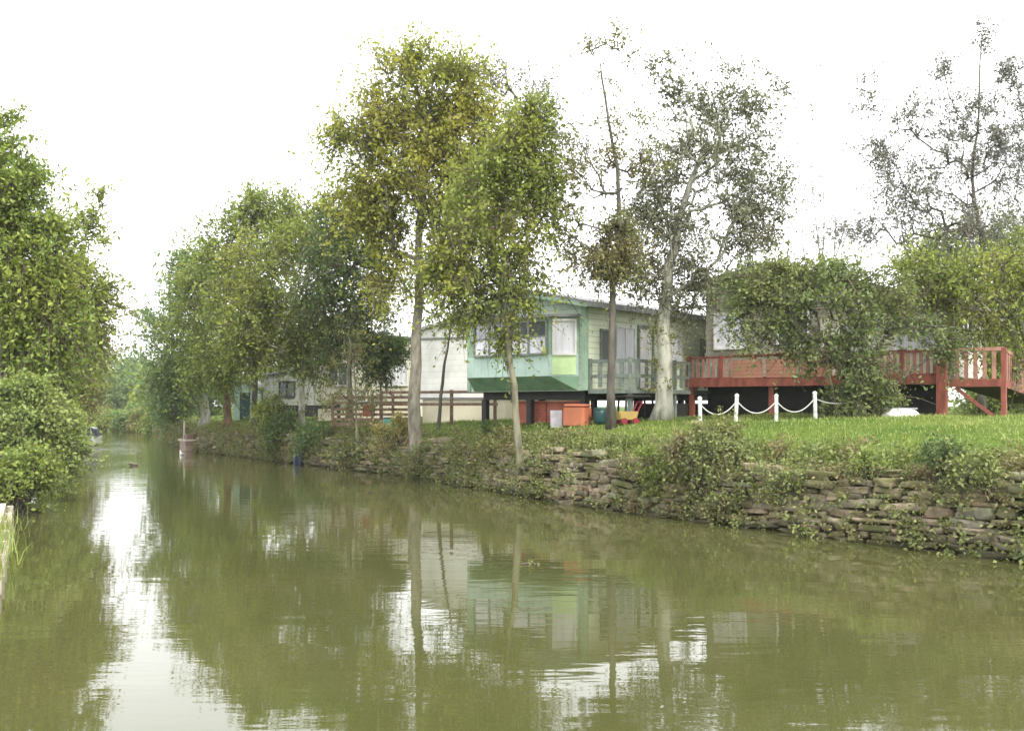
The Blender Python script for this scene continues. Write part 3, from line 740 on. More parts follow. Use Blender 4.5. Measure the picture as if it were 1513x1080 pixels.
rail_run(rr, pp, (-7.40,.10), (-.03,.10), 1.08, .72, 1.05, .10, rails=(1.0,.12), rh=.07)
rr.build('railing', RED_T, dk)
MB().box(-5.95,-5.0,.045,.075,1.13,1.66).box(-4.9,-3.95,.045,.075,1.13,1.66).box(-3.85,-2.95,.045,.075,1.13,1.66).build('railing_panel', ORANGE_P, dk)
MB().box(-5.98,-2.95,.03,.17,1.805,1.845).build('capping', PINKW, dk)
pk = MB()
for x_ in np.arange(-7.25,-6.0,.17): pk.box(x_-.045,x_+.045,.082,.10,1.12,1.72)
pk.build('pickets', PINKW, dk); pk = MB()
for x_ in np.arange(-2.8,-.1,.17): pk.box(x_-.05,x_+.05,.082,.10,1.12,1.72)
pk.build('pickets', PINKW, dk)
for x_ in (-7.3,-4.75,-2.35): MB().box(x_-.07,x_+.07,.06,.20,-.1,.88).build('post', RED_T, dk)
MB().box(-.18,.06,-.06,.18,-.1,1.86).build('corner_post', RED_T, dk)
MB().box(-7.3,-.3,1.2,1.7,-.05,.95).build('under_deck_boarding', DARK, bh)  # added dark block that paints the shade below the red deck
# side ramp running back along the right wall
rp = MB().add([(.10,.15,.86),(1.35,.15,.86),(1.35,8.2,.38),(.10,8.2,.38),(.10,.15,.98),(1.35,.15,.98),(1.35,8.2,.50),(.10,8.2,.50)], [(0,3,2,1),(4,5,6,7),(0,1,5,4),(1,2,6,5),(2,3,7,6),(3,0,4,7)]).build('ramp', BROWN_T, bh)
q = MB()
q.bar((1.38,.1,.90),(1.38,8.25,.42),.06,.2); q.bar((.1,.1,.90),(1.35,.1,.90),.06,.2)
q.build('ramp_beam', RED_T, rp)
q = MB()
q.bar((1.38,.1,1.76),(1.38,8.25,1.08),.06,.09); q.bar((.1,.1,1.76),(1.35,.1,1.76),.06,.09)
for y_ in np.arange(.35, 8.2, .26): q.box(1.36,1.40,y_-.05,y_+.05,1.0-.48*y_/8.2,1.72-.68*y_/8.2)
for x_ in np.arange(.3,1.3,.22): q.box(x_-.05,x_+.05,.085,.115,1.0,1.72)
q.build('ramp_railing', PINKW, rp)
for y_ in (.15,4.2,8.1): MB().bar((1.40,y_,-.1),(1.40,y_,1.80-.68*y_/8.2),.12,.12).build('ramp_post', RED_T, rp)
MB().bar((.25,.12,.78),(1.2,.12,.02),.06,.08).build('brace', RED_T, rp)
MB().bar((1.44,3.6,.02),(1.44,2.8,.75),.06,.08).build('brace', TIMB, rp)

# ------------------------------------------------------------------ white caravan, cream caravan, far left buildings
def caravan(name, label, px, d, rz, wd, ln, zf, ze, zr, wallm, roofm, skirtm, wins, flip=False, trim=None, side=None):
    """root is the left front corner"""
    b0 = at(px, d); r = empty(name, b0-np.array((0,0,.03)), rz, label, 'caravan')
    MB().box(0,wd,0,ln,zf,ze).extrude([(0,ze),(wd,ze),(wd/2,zr)], 'y', 0, ln).build('wall', wallm, r)
    f = MB()
    for s_ in (-1,1):
        hw = wd/2+.15; xe = wd/2+s_*hw; z_ = zr-(zr-ze)/(wd/2)*hw
        f.extrude([(wd/2,zr+.02),(xe,z_+.02),(xe,z_+.12),(wd/2,zr+.12)], 'y', -.15, ln+.15)
    f.build('roof', roofm, r)
    if skirtm: MB().box(.04,wd-.04,.04,ln-.04,-.1,zf-.003).build('skirting', skirtm, r)
    if trim:
        for q in ((ze-.35,ze-.27),(zf,zf+.07)): MB().box(-.02,wd+.02,-.03,-.003,*q).build('trim', trim, r)
    for a_, b_, q0, q1, fm, pm in wins: win(r, (a_,0), (b_,0), q0, q1, fm, pm, 1)
    if side:
        for a_, b_, q0, q1, fm, pm in side: win(r, (0,b_), (0,a_), q0, q1, fm, pm, 1)
    return r
caravan('white_caravan', 'white static caravan with cream skirting seen left of the green lodge', 622, 38.0, -R(25), 3.6, 9, .95, 3.55, 3.95, WHITE_W, WHITE, CREAM,
        [(2.3,3.2,1.6,2.5,WHITE,CURT_SKY)], trim=GREYR)
caravan('cream_caravan', 'long cream caravan with grey roof edge behind the tall tree trunk', 468, 46.0, -R(10), 5.0, 4, .8, 3.7, 3.95, CREAM_W, GREYR, CREAM,
        [(.6,1.5,1.7,2.7,WHITE,GLASS),(3.3,4.3,1.7,2.7,WHITE,CURT_SKY)])
caravan('grey_caravan', 'grey caravan with dark window under the trees far left of the tall trunk', 388, 54.0, -R(8), 3.3, 5, .55, 2.2, 2.5, GREY_W, GREYR, DARK,
        [(1.0,1.8,1.15,1.9,DARK,GLASS)])
r = empty('garden_shed', at(345, 53.5), -R(5), 'small pale turquoise shed between dark trunks on the far right bank', 'shed')
MB().box(0,1.3,0,1.6,-.05,1.75).extrude([(0,1.75),(1.3,1.75),(.65,2.15)], 'y', 0, 1.6).build('wall', SHED_T, r)
MB().extrude([(-.12,1.70),(.65,2.18),(1.42,1.70),(1.42,1.78),(.65,2.27),(-.12,1.78)], 'y', -.1, 1.7).build('roof', GREYR, r)
win(r, (.35,0), (.95,0), .05, 1.5, SHED_T, TEALP, 0, name='door')

# rails in front of the white caravan
r = empty('white_caravan_fence', at(600, 35.6), 0, 'brown post and rail fence with two rails in front of the white caravan', 'fence')
r.name = 'rail_fence'
bx = r.location
pp = MB(); rr = MB()
A = at(563, 36.5)-np.array(bx); Bv = at(735, 34.2)-np.array(bx)
rr.bar((A[0],A[1],1.36),(Bv[0],Bv[1],1.36),.05,.10); rr.bar((A[0],A[1],.93),(Bv[0],Bv[1],.93),.05,.10)
rr.build('rails', BROWN_T, r)
for t_ in (0,.33,.62,.98):
    c = A+(Bv-A)*t_; MB().box(c[0]-.06,c[0]+.06,c[1]+.03,c[1]+.14,c[2]-.1,1.44).build('post', BROWN_T, r)
r = empty('slatted_fence', at(550, 38.5), 0, 'low reddish brown slatted deck fence beneath the round dark shrub', 'fence')
bx = np.array(r.location); A = at(492, 39.2)-bx; Bv = at(612, 37.4)-bx; rr = MB()
for z_ in (.15,.34,.53,.72,.98,1.18): rr.bar((A[0],A[1],z_),(Bv[0],Bv[1],z_),.03,.11)
rr.build('slats', BROWN_T, r)
for t_ in (0,.25,.5,.75,1):
    c = A+(Bv-A)*t_; MB().box(c[0]-.05,c[0]+.05,c[1]-.12,c[1]-.02,c[2]-.1,1.3).build('post', BROWN_T, r)
MB().box(-.35,.12,-.14,-.07,.45,.90).build('panel', BRICK_R, r)
r = empty('dark_rail_fence', at(430, 48), 0, 'dark single rail fence in front of the grey caravan', 'fence'); bx = np.array(r.location)
A = at(378, 49.5)-bx; Bv = at(500, 43.5)-bx
MB().bar((A[0],A[1],.62),(Bv[0],Bv[1],.62),.06,.16).build('rail', DARK, r)
for t_ in (0,.3,.6,1):
    c = A+(Bv-A)*t_; MB().box(c[0]-.07,c[0]+.07,c[1]+.04,c[1]+.16,c[2]-.1,.75).build('post', DARK, r)
r = empty('green_bin', at(574, 36.9), 0, 'small turquoise bin in front of the slatted brown fence', 'bin')
MB().tube([(0,0,0),(0,0,.38)], [.16,.2], 14).build('bin_body', simple('turquoise_plastic', (.14,.38,.28)), r, smooth=True); MB().tube([(0,0,.385),(0,0,.43)], [.21,.17], 14).build('lid', TEALP, r)

# ------------------------------------------------------------------ white posts with rope swags on the lawn
pxs = [1035, 1087, 1147, 1205]
words = ['leftmost white rope post at the left corner of the red deck', 'second white rope post from the left before the dark deck opening', 'third white rope post from the left on the lawn edge', 'rightmost white rope post on the lawn beside the dark shrub tree']
tops = []
for p_, wd_ in zip(pxs, words):
    b = at(p_, 24.4, -.05); r = empty('white_post', b, random.uniform(-.3,.3), wd_, 'post', 'white rope posts on the lawn')
    lean = random.uniform(-.03,.03)
    MB().tube([(0,0,0),(lean,0,.66)], .047, 10).build('shaft', POSTW, r, smooth=False); MB().tube([(lean,0,.662),(lean,0,.70),(lean,0,.73)], [.06,.054,.016], 10).build('cap', POSTW, r)
    tops.append(b+np.array((lean,0,.55)))
ends = tops+[np.array(at(1262, 25.0, .40))]
rw = ['white rope swag hanging between the two leftmost posts', 'white rope swag hanging between the second and third posts', 'white rope swag hanging between the two rightmost posts', 'white rope running from the rightmost post into the dark shrub tree']
for k_ in range(4):
    a_, b_ = ends[k_], ends[k_+1]; m_ = (a_+b_)/2; pts = []
    for t_ in np.linspace(0,1,13): pts.append(a_+(b_-a_)*t_-np.array((0,0,(.30 if k_ < 3 else .1)*4*t_*(1-t_)))-m_)
    tag(MB().tube(pts, .015, 6).build('rope_swag', ROPE, None, m_, True), rw[k_], 'rope', 'white rope swags between the posts')

# upturned dinghy
r = empty('upturned_dinghy', at(1331, 25.2, -.02), .15, 'small white dinghy lying upside down on the lawn before the deck', 'dinghy')
vs = []; fs = []; m1, m2 = 15, 9
for i in range(m1):
    t = i/(m1-1)*2-1; wdt = .30*(max(0, 1-abs(t)**2.6))**.6*(1 if t < 0 else .97)+.012; h = .26*(1-abs(t)**4*.75)
    for j in range(m2):
        a = math.pi*j/(m2-1); vs.append((t*.52, wdt*math.cos(a), h*math.sin(a)**.75))
for i in range(m1-1):
    for j in range(m2-1): fs.append((i*m2+j, (i+1)*m2+j, (i+1)*m2+j+1, i*m2+j+1))
fs.append(tuple(range(m2))); fs.append(tuple(range((m1-1)*m2, m1*m2)))
MB().add(vs, fs).build('hull', WHITE, r, smooth=True)
MB().bar((-.45,0,.25),(.45,0,.255),.03,.05).build('keel', GREYR, r)

# ------------------------------------------------------------------ things along the water
r = empty('timber_edging', (-8, 15.5, 0), 0, 'weathered pale timber edging along the left bank at the waterline', 'bank edging')
q = MB(); q.bar((-2.28,4.6,.24),(2.3,-4.9,.24),.12,.20); q.build('board', TIMB, r)
for t_ in np.linspace(.02,.98,8):
    a_ = np.array((-2.16,4.66,0))+(np.array((2.42,-4.84,0))-np.array((-2.16,4.66,0)))*t_
    MB().tube([(a_[0],a_[1],-.6),(a_[0],a_[1],.30)], .065, 8).build('pile', TIMB, r)
# landing stage on the far right bank
lx_, ly_ = (284-CX)/F*51.5, 51.5
r = empty('landing_stage', (lx_, ly_, 0), -.95, 'small pinkish brick landing with wooden post at the far right bank', 'landing')
MB().box(-.5,.5,-.5,.5,-.5,.50).build('base', simple('pink_brick', (.26,.19,.15), var=.35, scale=9), r, bevel=.02)
MB().box(-.56,.56,-.56,.56,.503,.60).build('slab', TIMB, r)
MB().tube([(-.35,-.3,.6),(-.35,-.3,1.55)], .05, 8).build('post', TIMB, r)
MB().box(.05,.5,-.45,.1,.603,.85).build('crate', BROWN_T, r)
# moored boat, left bank far away
d_ = 58; bx_ = (131-CX)/F*d_
r = empty('moored_boat', (bx_, d_, 0), R(18), 'small white boat with dark blue cover moored at the far left bank', 'boat')
vs = []; fs = []; m1 = 9
for i in range(m1):
    t = i/(m1-1); wdt = .62*(1-t**3.2)+.02
    for (u, z) in ((-1,.50+.12*t*t),(-.8,.05),(0,-.12),(.8,.05),(1,.50+.12*t*t)): vs.append((wdt*u, 2.9*(t-.5)*-1, z))
for i in range(m1-1):
    for j in range(4): fs.append((i*5+j, (i+1)*5+j, (i+1)*5+j+1, i*5+j+1))
fs.append((0,1,2,3,4))
for i in range(m1-1): fs.append((i*5+4, (i+1)*5+4, (i+1)*5, i*5))
MB().add(vs, fs).build('hull', WHITE, r)
MB().extrude([(-.56,.54),(.56,.54),(.42,.98),(0,1.12),(-.42,.98)], 'y', -.7, 1.3).build('cover', NAVY, r, bevel=.03)
r = empty('plastic_drum', P(443, 681, 39.4), 0, 'dark navy plastic drum at the waterline below the bank bushes', 'drum'); r.location.z = -.05
MB().tube([(0,0,-.2),(0,0,.05),(0,0,.4),(0,0,.5),(0,0,.52)], [.24,.26,.26,.22,.05], 16).build('drum_body', NAVY, r, smooth=True); MB().tube([(.1,0,.51),(.1,0,.55)], .04, 8).build('cap', DARK, r)

def bird(name, label, cat, px, py, body, head, scale, rz):
    d = CAM_H*F/(py-CY); r = empty(name, ((px-CX)/F*d, d, 0), rz, label, cat)
    vs = []; fs = []; n_ = 10; prof = [(-.5,.02,.19),(-.42,.06,.16),(-.25,.13,.10),(0,.17,.07),(.2,.15,.08),(.33,.09,.12),(.40,.055,.20),(.43,.045,.30),(.46,.055,.37),(.52,.05,.385),(.57,.022,.375),(.64,.008,.365)]
    for (x, rr_, z) in prof:
        for k in range(n_):
            a = 2*math.pi*k/n_; vs.append((x*scale, rr_*math.cos(a)*scale, (z+rr_*math.sin(a)*.85)*scale))
    for i in range(len(prof)-1):
        for k in range(n_): fs.append((i*n_+k, i*n_+(k+1) % n_, (i+1)*n_+(k+1) % n_, (i+1)*n_+k))
    fs.append(tuple(range(n_))); fs.append(tuple(range((len(prof)-1)*n_, len(prof)*n_)))
    MB().add(vs, fs).build('body', body, r, smooth=True)
    for s_ in (-1,1):
        MB().add([(.22*scale,s_*.13*scale,.12*scale),(-.1*scale,s_*.185*scale,.20*scale),(-.52*scale,s_*.05*scale,.22*scale),(-.1*scale,s_*.17*scale,.06*scale),(-.1*scale,s_*.10*scale,.20*scale)], [(0,1,3),(1,2,3),(0,4,1),(1,4,2)]).build('wing', body, r)
bird('duck', 'small dark duck swimming in the middle of the far canal', 'duck', 198, 688, FEATHER_D, FEATHER_D, .42, R(10))
bird('gull', 'small white gull floating near the far landing stage', 'gull', 268, 672, FEATHER_W, FEATHER_W, .48, R(120))
d_ = CAM_H*F/(834-CY)
r = empty('floating_branch', ((783-CX)/F*d_, d_, 0), 0, 'small dark branch with leaves floating in mid canal', 'branch')
MB().tube([(-.14,0,.01),(0,.03,.02),(.15,-.02,.015)], [.012,.014,.006], 5).tube([(0,.03,.02),(.06,.12,.06)], [.009,.003], 4).build('twig', B_DARK, r)
V, q_ = leaves(rng.normal(0,1,(14,3))*np.array((.09,.05,.012))+np.array((0,.02,.03)), .06); np_mesh('foliage', V, q_, 4, L_OLIVE, r)

# ------------------------------------------------------------------ trees on the right bank
TALL = 'trees on the right bank'
tree('alder_tree', 'tall leafy yellow green tree with straight grey trunk in front of the white caravan', 'tree', 32.5,
     [(614,642),(613,560),(618,440),(621,330),(630,210),(640,120)], .24,
     [(645,140,72,55,52),(590,215,70,52,44),(690,215,72,66,52),(640,280,105,55,66),(545,285,42,40,22),(512,198,22,14,6),(560,180,35,35,12),(610,95,28,18,8),(700,320,60,40,26),(590,400,36,34,12),(655,380,40,40,16),(565,330,30,20,7)], L_YEL, B_GREY, leaf=.115, nleaf=58, cr=.55, group=TALL, first=.4)
tree('young_alder_tree', 'slim leaning green tree rooted in the stone bank before the green lodge', 'tree', 25.9,
     [(771,668),(762,600),(754,530),(746,450),(740,380),(748,300),(758,230)], .105,
     [(762,230,50,50,34),(780,318,46,62,34),(705,325,56,55,28),(720,405,60,40,24),(668,395,38,42,16),(770,420,36,36,10),(785,180,30,34,12),(802,270,24,50,10),(690,462,26,20,5),(745,490,30,26,4),(730,270,40,40,16)], L_ALD, B_OLIVE, leaf=.10, nleaf=44, cr=.42, group=TALL, first=.4, r_top=.02)
tree('grey_birch_tree', 'feathery grey green tree top rising behind the two tall green trees', 'tree', 43,
     [(770,610),(772,480),(780,330),(785,200),(788,120)], .16,
     [(790,150,32,48,26),(738,128,28,34,18),(815,230,28,60,22),(770,240,40,60,20),(715,110,16,22,6)], L_GREY, B_GREY, leaf=.10, nleaf=26, cr=.5, group=TALL, first=.5)
tree('sapling', 'thin bare stemmed sapling leaning right before the white caravan wall', 'tree', 33.6,
     [(646,620),(654,560),(662,510),(672,450)], .07, [(678,440,34,36,16),(690,480,24,20,5),(655,470,20,26,5)], L_ALD, B_DARK, leaf=.09, nleaf=24, cr=.35, r_top=.02, group=TALL, first=.7)
tree('crow_nest_tree', 'slim dark trunked tree with bare upper stem and dense dark clump beside the deck', 'tree', 26,
     [(903,628),(904,520),(906,420),(914,340),(912,270),(905,205),(893,140),(885,95)], .11,
     [(908,376,36,32,90),(912,335,30,24,24),(868,385,36,28,16),(850,340,36,38,16),(868,268,40,40,16),(840,300,30,50,12),(935,250,34,54,14),(878,66,26,16,5),(930,75,26,26,5),(850,215,26,20,6),(882,225,30,44,9),(918,180,24,36,6),(890,130,18,24,3),(960,200,28,40,7),(905,40,10,20,2)], L_OLIVE, B_DARK, leaf=.075, nleaf=24, cr=.30, group=TALL, first=.45, r_top=.018, r_tip=.0065, wig=.03).name = 'clumped_tree'
tree('grey_willow_tree', 'broad thin leaved grey brown tree with thick pale ivy trunk by the deck end', 'tree', 28,
     [(978,614),(981,540),(984,450),(992,370),(1012,290),(1045,215)], .27,
     [(1010,260,80,56,30),(1062,215,62,60,28),(1100,265,56,56,24),(975,345,60,48,24),(1045,330,72,56,28),(965,290,40,40,14),(1100,350,42,40,14),(1125,300,38,55,14),(1030,160,40,24,12),(982,110,18,26,5),(1003,138,18,18,5),(1085,150,30,36,9),(1120,175,22,30,7),(1145,130,14,14,2),(1080,105,10,12,2),(1010,420,46,40,18),(960,410,30,34,10),(1150,260,18,36,4),(1040,400,34,30,10)], L_GREY, B_PALE, leaf=.088, nleaf=40, cr=.42, group=TALL, first=.3, r_top=.05, r_tip=.0065, rmax=.11, wig=.03, ivy=(.15,.45,.32,34,L_OLIVE))
tree('spreading_hawthorn', 'low dense dark green tree with crooked trunk spreading before the red deck', 'tree', 25.1,
     [(1256,612),(1264,570),(1252,520),(1240,470),(1225,430)], .16,
     [(1195,445,92,50,56),(1128,478,48,46,18),(1245,515,46,48,28),(1285,440,46,42,20),(1190,520,34,28,8),(1262,590,42,20,14),(1108,430,42,28,12),(1225,404,50,24,16),(1160,402,40,20,10),(1345,486,46,12,8),(1394,508,16,30,8),(1322,455,26,26,6),(1255,570,30,26,12),(1300,560,20,30,5)], L_HAW, B_DARK, leaf=.085, nleaf=40, cr=.36, group=TALL, first=.3, extra_trunks=[(.07,[(1262,575,0),(1290,520,.1),(1330,488,.1),(1400,482,0)])])
tree('sparse_poplar_tree', 'tall sparse grey leaved tree with scattered leaves against the sky at right edge', 'tree', 36,
     [(1452,608),(1447,480),(1452,370),(1436,270),(1446,180),(1450,60)], .12,
     [(1400,245,80,68,34),(1470,215,48,90,32),(1335,290,60,60,26),(1440,330,100,40,34),(1395,110,20,40,5),(1455,60,8,40,4),(1490,110,24,40,8),(1285,140,26,40,6),(1300,225,30,40,9),(1275,335,40,26,10),(1505,190,30,90,18),(1350,170,40,34,9),(1420,170,40,40,10)], L_SIL, B_DARK, leaf=.082, nleaf=26, cr=.34, group=TALL, first=.25, r_top=.02, r_tip=.0055, rmax=.07, wig=.02, shell=.6)
tree('bushy_green_tree', 'bushy mid green tree behind the right end of the brown lodge', 'tree', 56,
     [(1482,606),(1474,540),(1464,470),(1452,400)], .25,
     [(1440,400,80,58,90),(1500,410,50,76,64),(1380,392,50,40,40),(1490,510,50,54,54),(1445,475,54,46,46),(1525,470,40,80,30),(1470,570,50,30,22)], L_MID, B_BROWN, leaf=.17, nleaf=46, cr=.8, group=TALL, first=.25)
tree('weeping_tree', 'light green drooping tree leaning over the right end of the red deck', 'tree', 26.3,
     [(1532,615),(1524,540),(1505,460),(1480,400)], .13,
     [(1450,410,64,38,26),(1502,420,44,60,26),(1400,428,46,36,20),(1365,398,38,28,12),(1440,470,44,36,14),(1345,440,26,30,6),(1490,500,36,44,14),(1415,505,24,30,5)], L_ALD, B_OLIVE, leaf=.085, nleaf=34, cr=.40, group=TALL, first=.35, droop=.4)
tree('bare_sapling', 'spindly almost bare tree with upright stems against the sky behind the shrub tree', 'tree', 48,
     [(1222,605),(1222,470),(1210,370),(1197,240)], .09, [(1215,345,30,30,8),(1205,290,12,40,3)], L_SIL, B_GREY, leaf=.09, nleaf=8, cr=.3, group=TALL, first=.6, r_top=.012,
     extra_trunks=[(.05,[(1222,480,0),(1232,380,.2),(1236,310,0)]),(.045,[(1221,470,0),(1190,390,.2),(1185,300,0)]),(.04,[(1214,400,0),(1218,320,.2),(1213,225,0)]),(.03,[(1232,390,0),(1250,330,.2),(1262,290,0)])])
tree('round_shrub_tree', 'round dark green clipped shrub against the cream caravan wall', 'shrub', 39.5, [(562,612),(562,575),(565,545)], .05,
     [(566,520,30,24,40),(545,515,22,20,16),(560,548,26,16,12)], L_DARK, B_DARK, leaf=.09, nleaf=60, cr=.34, first=.4)
tree('straggly_shrub', 'pale straggly shrub in front of the slatted brown fence', 'shrub', 35.6, [(528,645),(526,590),(522,540),(516,500)], .05,
     [(520,520,30,40,18),(510,580,26,30,12),(545,580,22,26,8)], L_OLIVE, B_GREY, leaf=.085, nleaf=22, cr=.34, first=.35, r_top=.015)

# the wood on the bend of the right bank, one tree at a time
BEND = 'trees along the right bank bend'
tree('dark_canal_tree', 'dark green tree of the bend with thin trunk right of the white birch', 'tree', 39.5, [(514,640),(516,560),(520,480),(520,420)], .15,
     [(518,370,46,60,48),(488,420,40,56,30),(535,330,28,30,12),(528,445,36,36,20),(548,395,22,34,10),(500,490,34,30,14)], L_DARK, B_GREY, leaf=.12, nleaf=46, cr=.55, group=BEND)
tree('white_birch_tree', 'wide light green tree with a pale white trunk on the bend', 'tree', 42.5, [(445,640),(446,590),(448,520),(452,440),(455,380)], .17,
     [(430,400,76,66,66),(470,350,54,44,34),(420,480,80,44,50),(482,470,54,46,32),(385,440,40,56,26),(500,330,34,30,12),(440,520,60,26,22),(360,500,34,36,16)], L_ALD, B_PALE, leaf=.125, nleaf=48, cr=.60, group=BEND)
tree('high_canal_tree', 'tallest tree of the bend with thin dark trunk and rounded top', 'tree', 47, [(376,628),(376,570),(378,480),(380,380),(380,310)], .17,
     [(382,322,48,38,34),(350,372,48,46,34),(425,335,50,46,30),(385,420,64,60,40),(360,480,60,50,34),(345,530,50,26,16)], L_MID, B_DARK, leaf=.135, nleaf=46, cr=.62, group=BEND)
tree('brown_trunk_tree', 'mid green tree with a brown trunk beside the turquoise shed', 'tree', 49.8, [(336,628),(335,570),(332,500),(330,440)], .24,
     [(318,432,46,46,32),(298,480,50,52,36),(338,505,52,42,28),(318,378,26,26,9),(310,545,40,22,12)], L_MID, B_BROWN, leaf=.14, nleaf=46, cr=.65, group=BEND)
tree('pale_trunk_tree', 'blue green tree with a thick pale trunk nearest the landing', 'tree', 54, [(301,632),(302,580),(298,520),(290,440)], .34,
     [(286,442,36,44,28),(266,512,38,54,38),(254,575,26,38,22),(306,398,34,32,16),(276,392,20,24,7),(285,545,40,26,14)], L_BLUE, B_PALE, leaf=.15, nleaf=44, cr=.7, group=BEND)
tree('thin_topped_tree', 'blue grey thin leaved tree at the left end of the bend', 'tree', 62, [(262,632),(258,560),(252,470),(250,400)], .2,
     [(254,440,20,40,14),(266,385,16,24,6),(242,500,22,42,16),(248,560,22,44,22),(216,480,18,24,5),(212,510,16,22,4),(250,605,20,24,12)], L_BLUE, B_DARK, leaf=.15, nleaf=34, cr=.7, group=BEND)
BG = 'bushes along the right bank'
def bank_d(px, s):
    dd = np.linspace(10, 130, 4001); ss = sdist(RB, (px-CX)/F*dd, dd, 1); return float(dd[np.argmax(ss > s)])
FAR = 'trees closing the far end of the canal'
for k_, (px, py, rx, ry, d_, lm_, lb) in enumerate([
    (136,580,34,56,150,L_MID,'far green tree at the left of the canal end'),(182,588,32,50,156,L_BLUE,'far rounded blue green tree above the end of the water'),
    (214,590,28,48,148,L_BLUE,'far low blue green tree right of the bright water'),(240,596,24,44,110,L_MID,'far light green tree beside the bend wood'),
    (158,560,34,46,172,L_OLIVE,'far olive tree standing behind the others at the canal end'),(205,568,24,36,168,L_BLUE,'far pale blue tree in the gap at the canal end')]):
    tree('distant_tree', lb, 'tree', d_, [(px,632),(px,600),(px+2,py-10)], .2, [(px,py,rx,ry,60),(px-rx*.4,py+ry*.6,rx*.8,ry*.5,26),(px+rx*.5,py+ry*.5,rx*.7,ry*.6,26)], lm_, B_DARK, leaf=.38, nleaf=46, cr=1.5, group=FAR, first=.2)
for px, py, rx, ry, d_, lm_, lb in [(112,622,20,16,92,L_MID,'far low bush on the bank at the left end of the canal'),(140,620,20,18,97,L_OLIVE,'far olive bush on the bank where the water ends'),
    (168,622,18,16,99,L_MID,'far green bush on the bank above the bright water'),(192,620,16,17,96,L_BLUE,'far dull green bush right of the bright water end'),
    (214,621,16,16,92,L_OLIVE,'far olive bush at the foot of the bend'),(236,620,16,18,87,L_MID,'far green bush beside the last tree of the bend')]:
    bush('distant_bush', lb, bank_d(px, .7), px, py+5, rx, ry, lm_, n=34, leaf=.2, nleaf=36, cr=.6, group='bushes closing the far end of the canal', lobes=[(px+rx*.8, py+8, rx*.6, ry*.5, 8),(px-rx*.8, py+9, rx*.6, ry*.5, 8)])
BACK = 'background trees behind the caravans'
for px, py, rx, ry, d_, lm_, lb in [
    (262,566,36,50,78,L_BLUE,'blue green background tree behind the thick pale trunk'),(310,540,44,60,76,L_BLUE,'dusky background tree behind the turquoise shed'),
    (372,540,40,56,72,L_MID,'background tree behind the grey caravan roof'),(430,530,40,56,74,L_DARK,'dark background tree between the grey and cream caravans'),
    (1490,560,50,50,48,L_MID,'background tree beyond the ramp at the right edge'),(1560,540,60,80,52,L_DARK,'dark background tree just past the right edge behind the ramp')]:
    tree('background_tree', lb, 'tree', d_, [(px,612),(px,580),(px+2,py)], .2, [(px,py,rx,ry,50),(px,py+ry*.6,rx*.9,ry*.5,24)], lm_, B_DARK, leaf=.2, nleaf=40, cr=.8, group=BACK, first=.2)

# ------------------------------------------------------------------ left bank
LG = 'trees on the left bank'
tree('left_alder_tree', 'big yellow green tree filling the upper left edge', 'tree', 27, [(-20,690),(-10,600),(10,480),(20,380),(10,260)], .2,
     [(5,300,58,50,56),(40,395,60,58,62),(-20,330,50,100,46),(72,465,46,56,46),(10,470,60,60,46),(-10,232,40,32,16),(0,185,26,18,5),(80,345,26,26,8),(45,260,24,20,6)], L_LEFT, B_GREY, leaf=.105, nleaf=56, cr=.46, group=LG, first=.25)
tree('left_ash_tree', 'green tree with ragged twiggy right side behind the big left tree', 'tree', 36, [(60,660),(64,580),(80,480),(88,400)], .18,
     [(100,430,44,60,46),(104,500,42,52,46),(120,355,32,22,7),(140,300,16,22,4),(135,330,18,12,4),(70,540,50,40,34),(140,460,24,40,14)], L_ALD, B_DARK, leaf=.12, nleaf=50, cr=.5, group=LG, first=.25)
tree('left_willow_tree', 'dull green tree farther along the left bank by the moored boat', 'tree', 50, [(100,640),(106,600),(118,540),(124,500)], .17,
     [(112,515,36,44,44),(98,570,34,40,34),(150,500,14,16,4),(116,590,20,26,10)], L_OLIVE, B_DARK, leaf=.14, nleaf=50, cr=.6, group=LG, first=.2)
tree('left_hazel_tree', 'low shady tree between the left bush and the willow', 'tree', 33, [(20,690),(22,640),(28,580),(30,540)], .13,
     [(30,560,60,44,50),(70,590,46,36,30),(-10,540,50,50,34)], L_MID, B_DARK, leaf=.11, nleaf=50, cr=.45, group=LG, first=.2)
bush('left_bush', 'large bright green bush overhanging the water on the left bank', 24, 26, 640, 54, 46, L_BRIGHT, n=76, leaf=.08, nleaf=60, cr=.34, lobes=[(78,660,28,34,26),(5,596,40,30,24),(84,622,26,20,12),(62,582,18,16,6),(108,650,16,18,5),(30,575,20,14,5)])
bush('left_bush', 'darker green bush under the large bright bush at the left edge', 21.3, 18, 700, 48, 30, L_MID, n=46, leaf=.075, nleaf=46, cr=.26, lobes=[(55,690,24,26,14)])
bush('left_bush', 'pale trailing bush dipping into the water beyond the bright left bush', 31.5, 92, 676, 26, 28, L_BRIGHT, n=26, leaf=.085, nleaf=40, cr=.28)
bush('left_bush', 'light green low bush at the water edge near the moored boat', 46, 102, 636, 22, 18, L_LEFT, n=22, leaf=.11, nleaf=40, cr=.4)
for n_ in [o for o in COL.objects if o.name.startswith('left_')]:
    n_.name = {'left_a':'leaning_alder_tree','left_w':'willow_tree','left_h':'hazel_tree','left_b':'overhanging_bush'}[n_.name[:6]] if not n_.name.startswith('left_ash') else 'ash_tree'
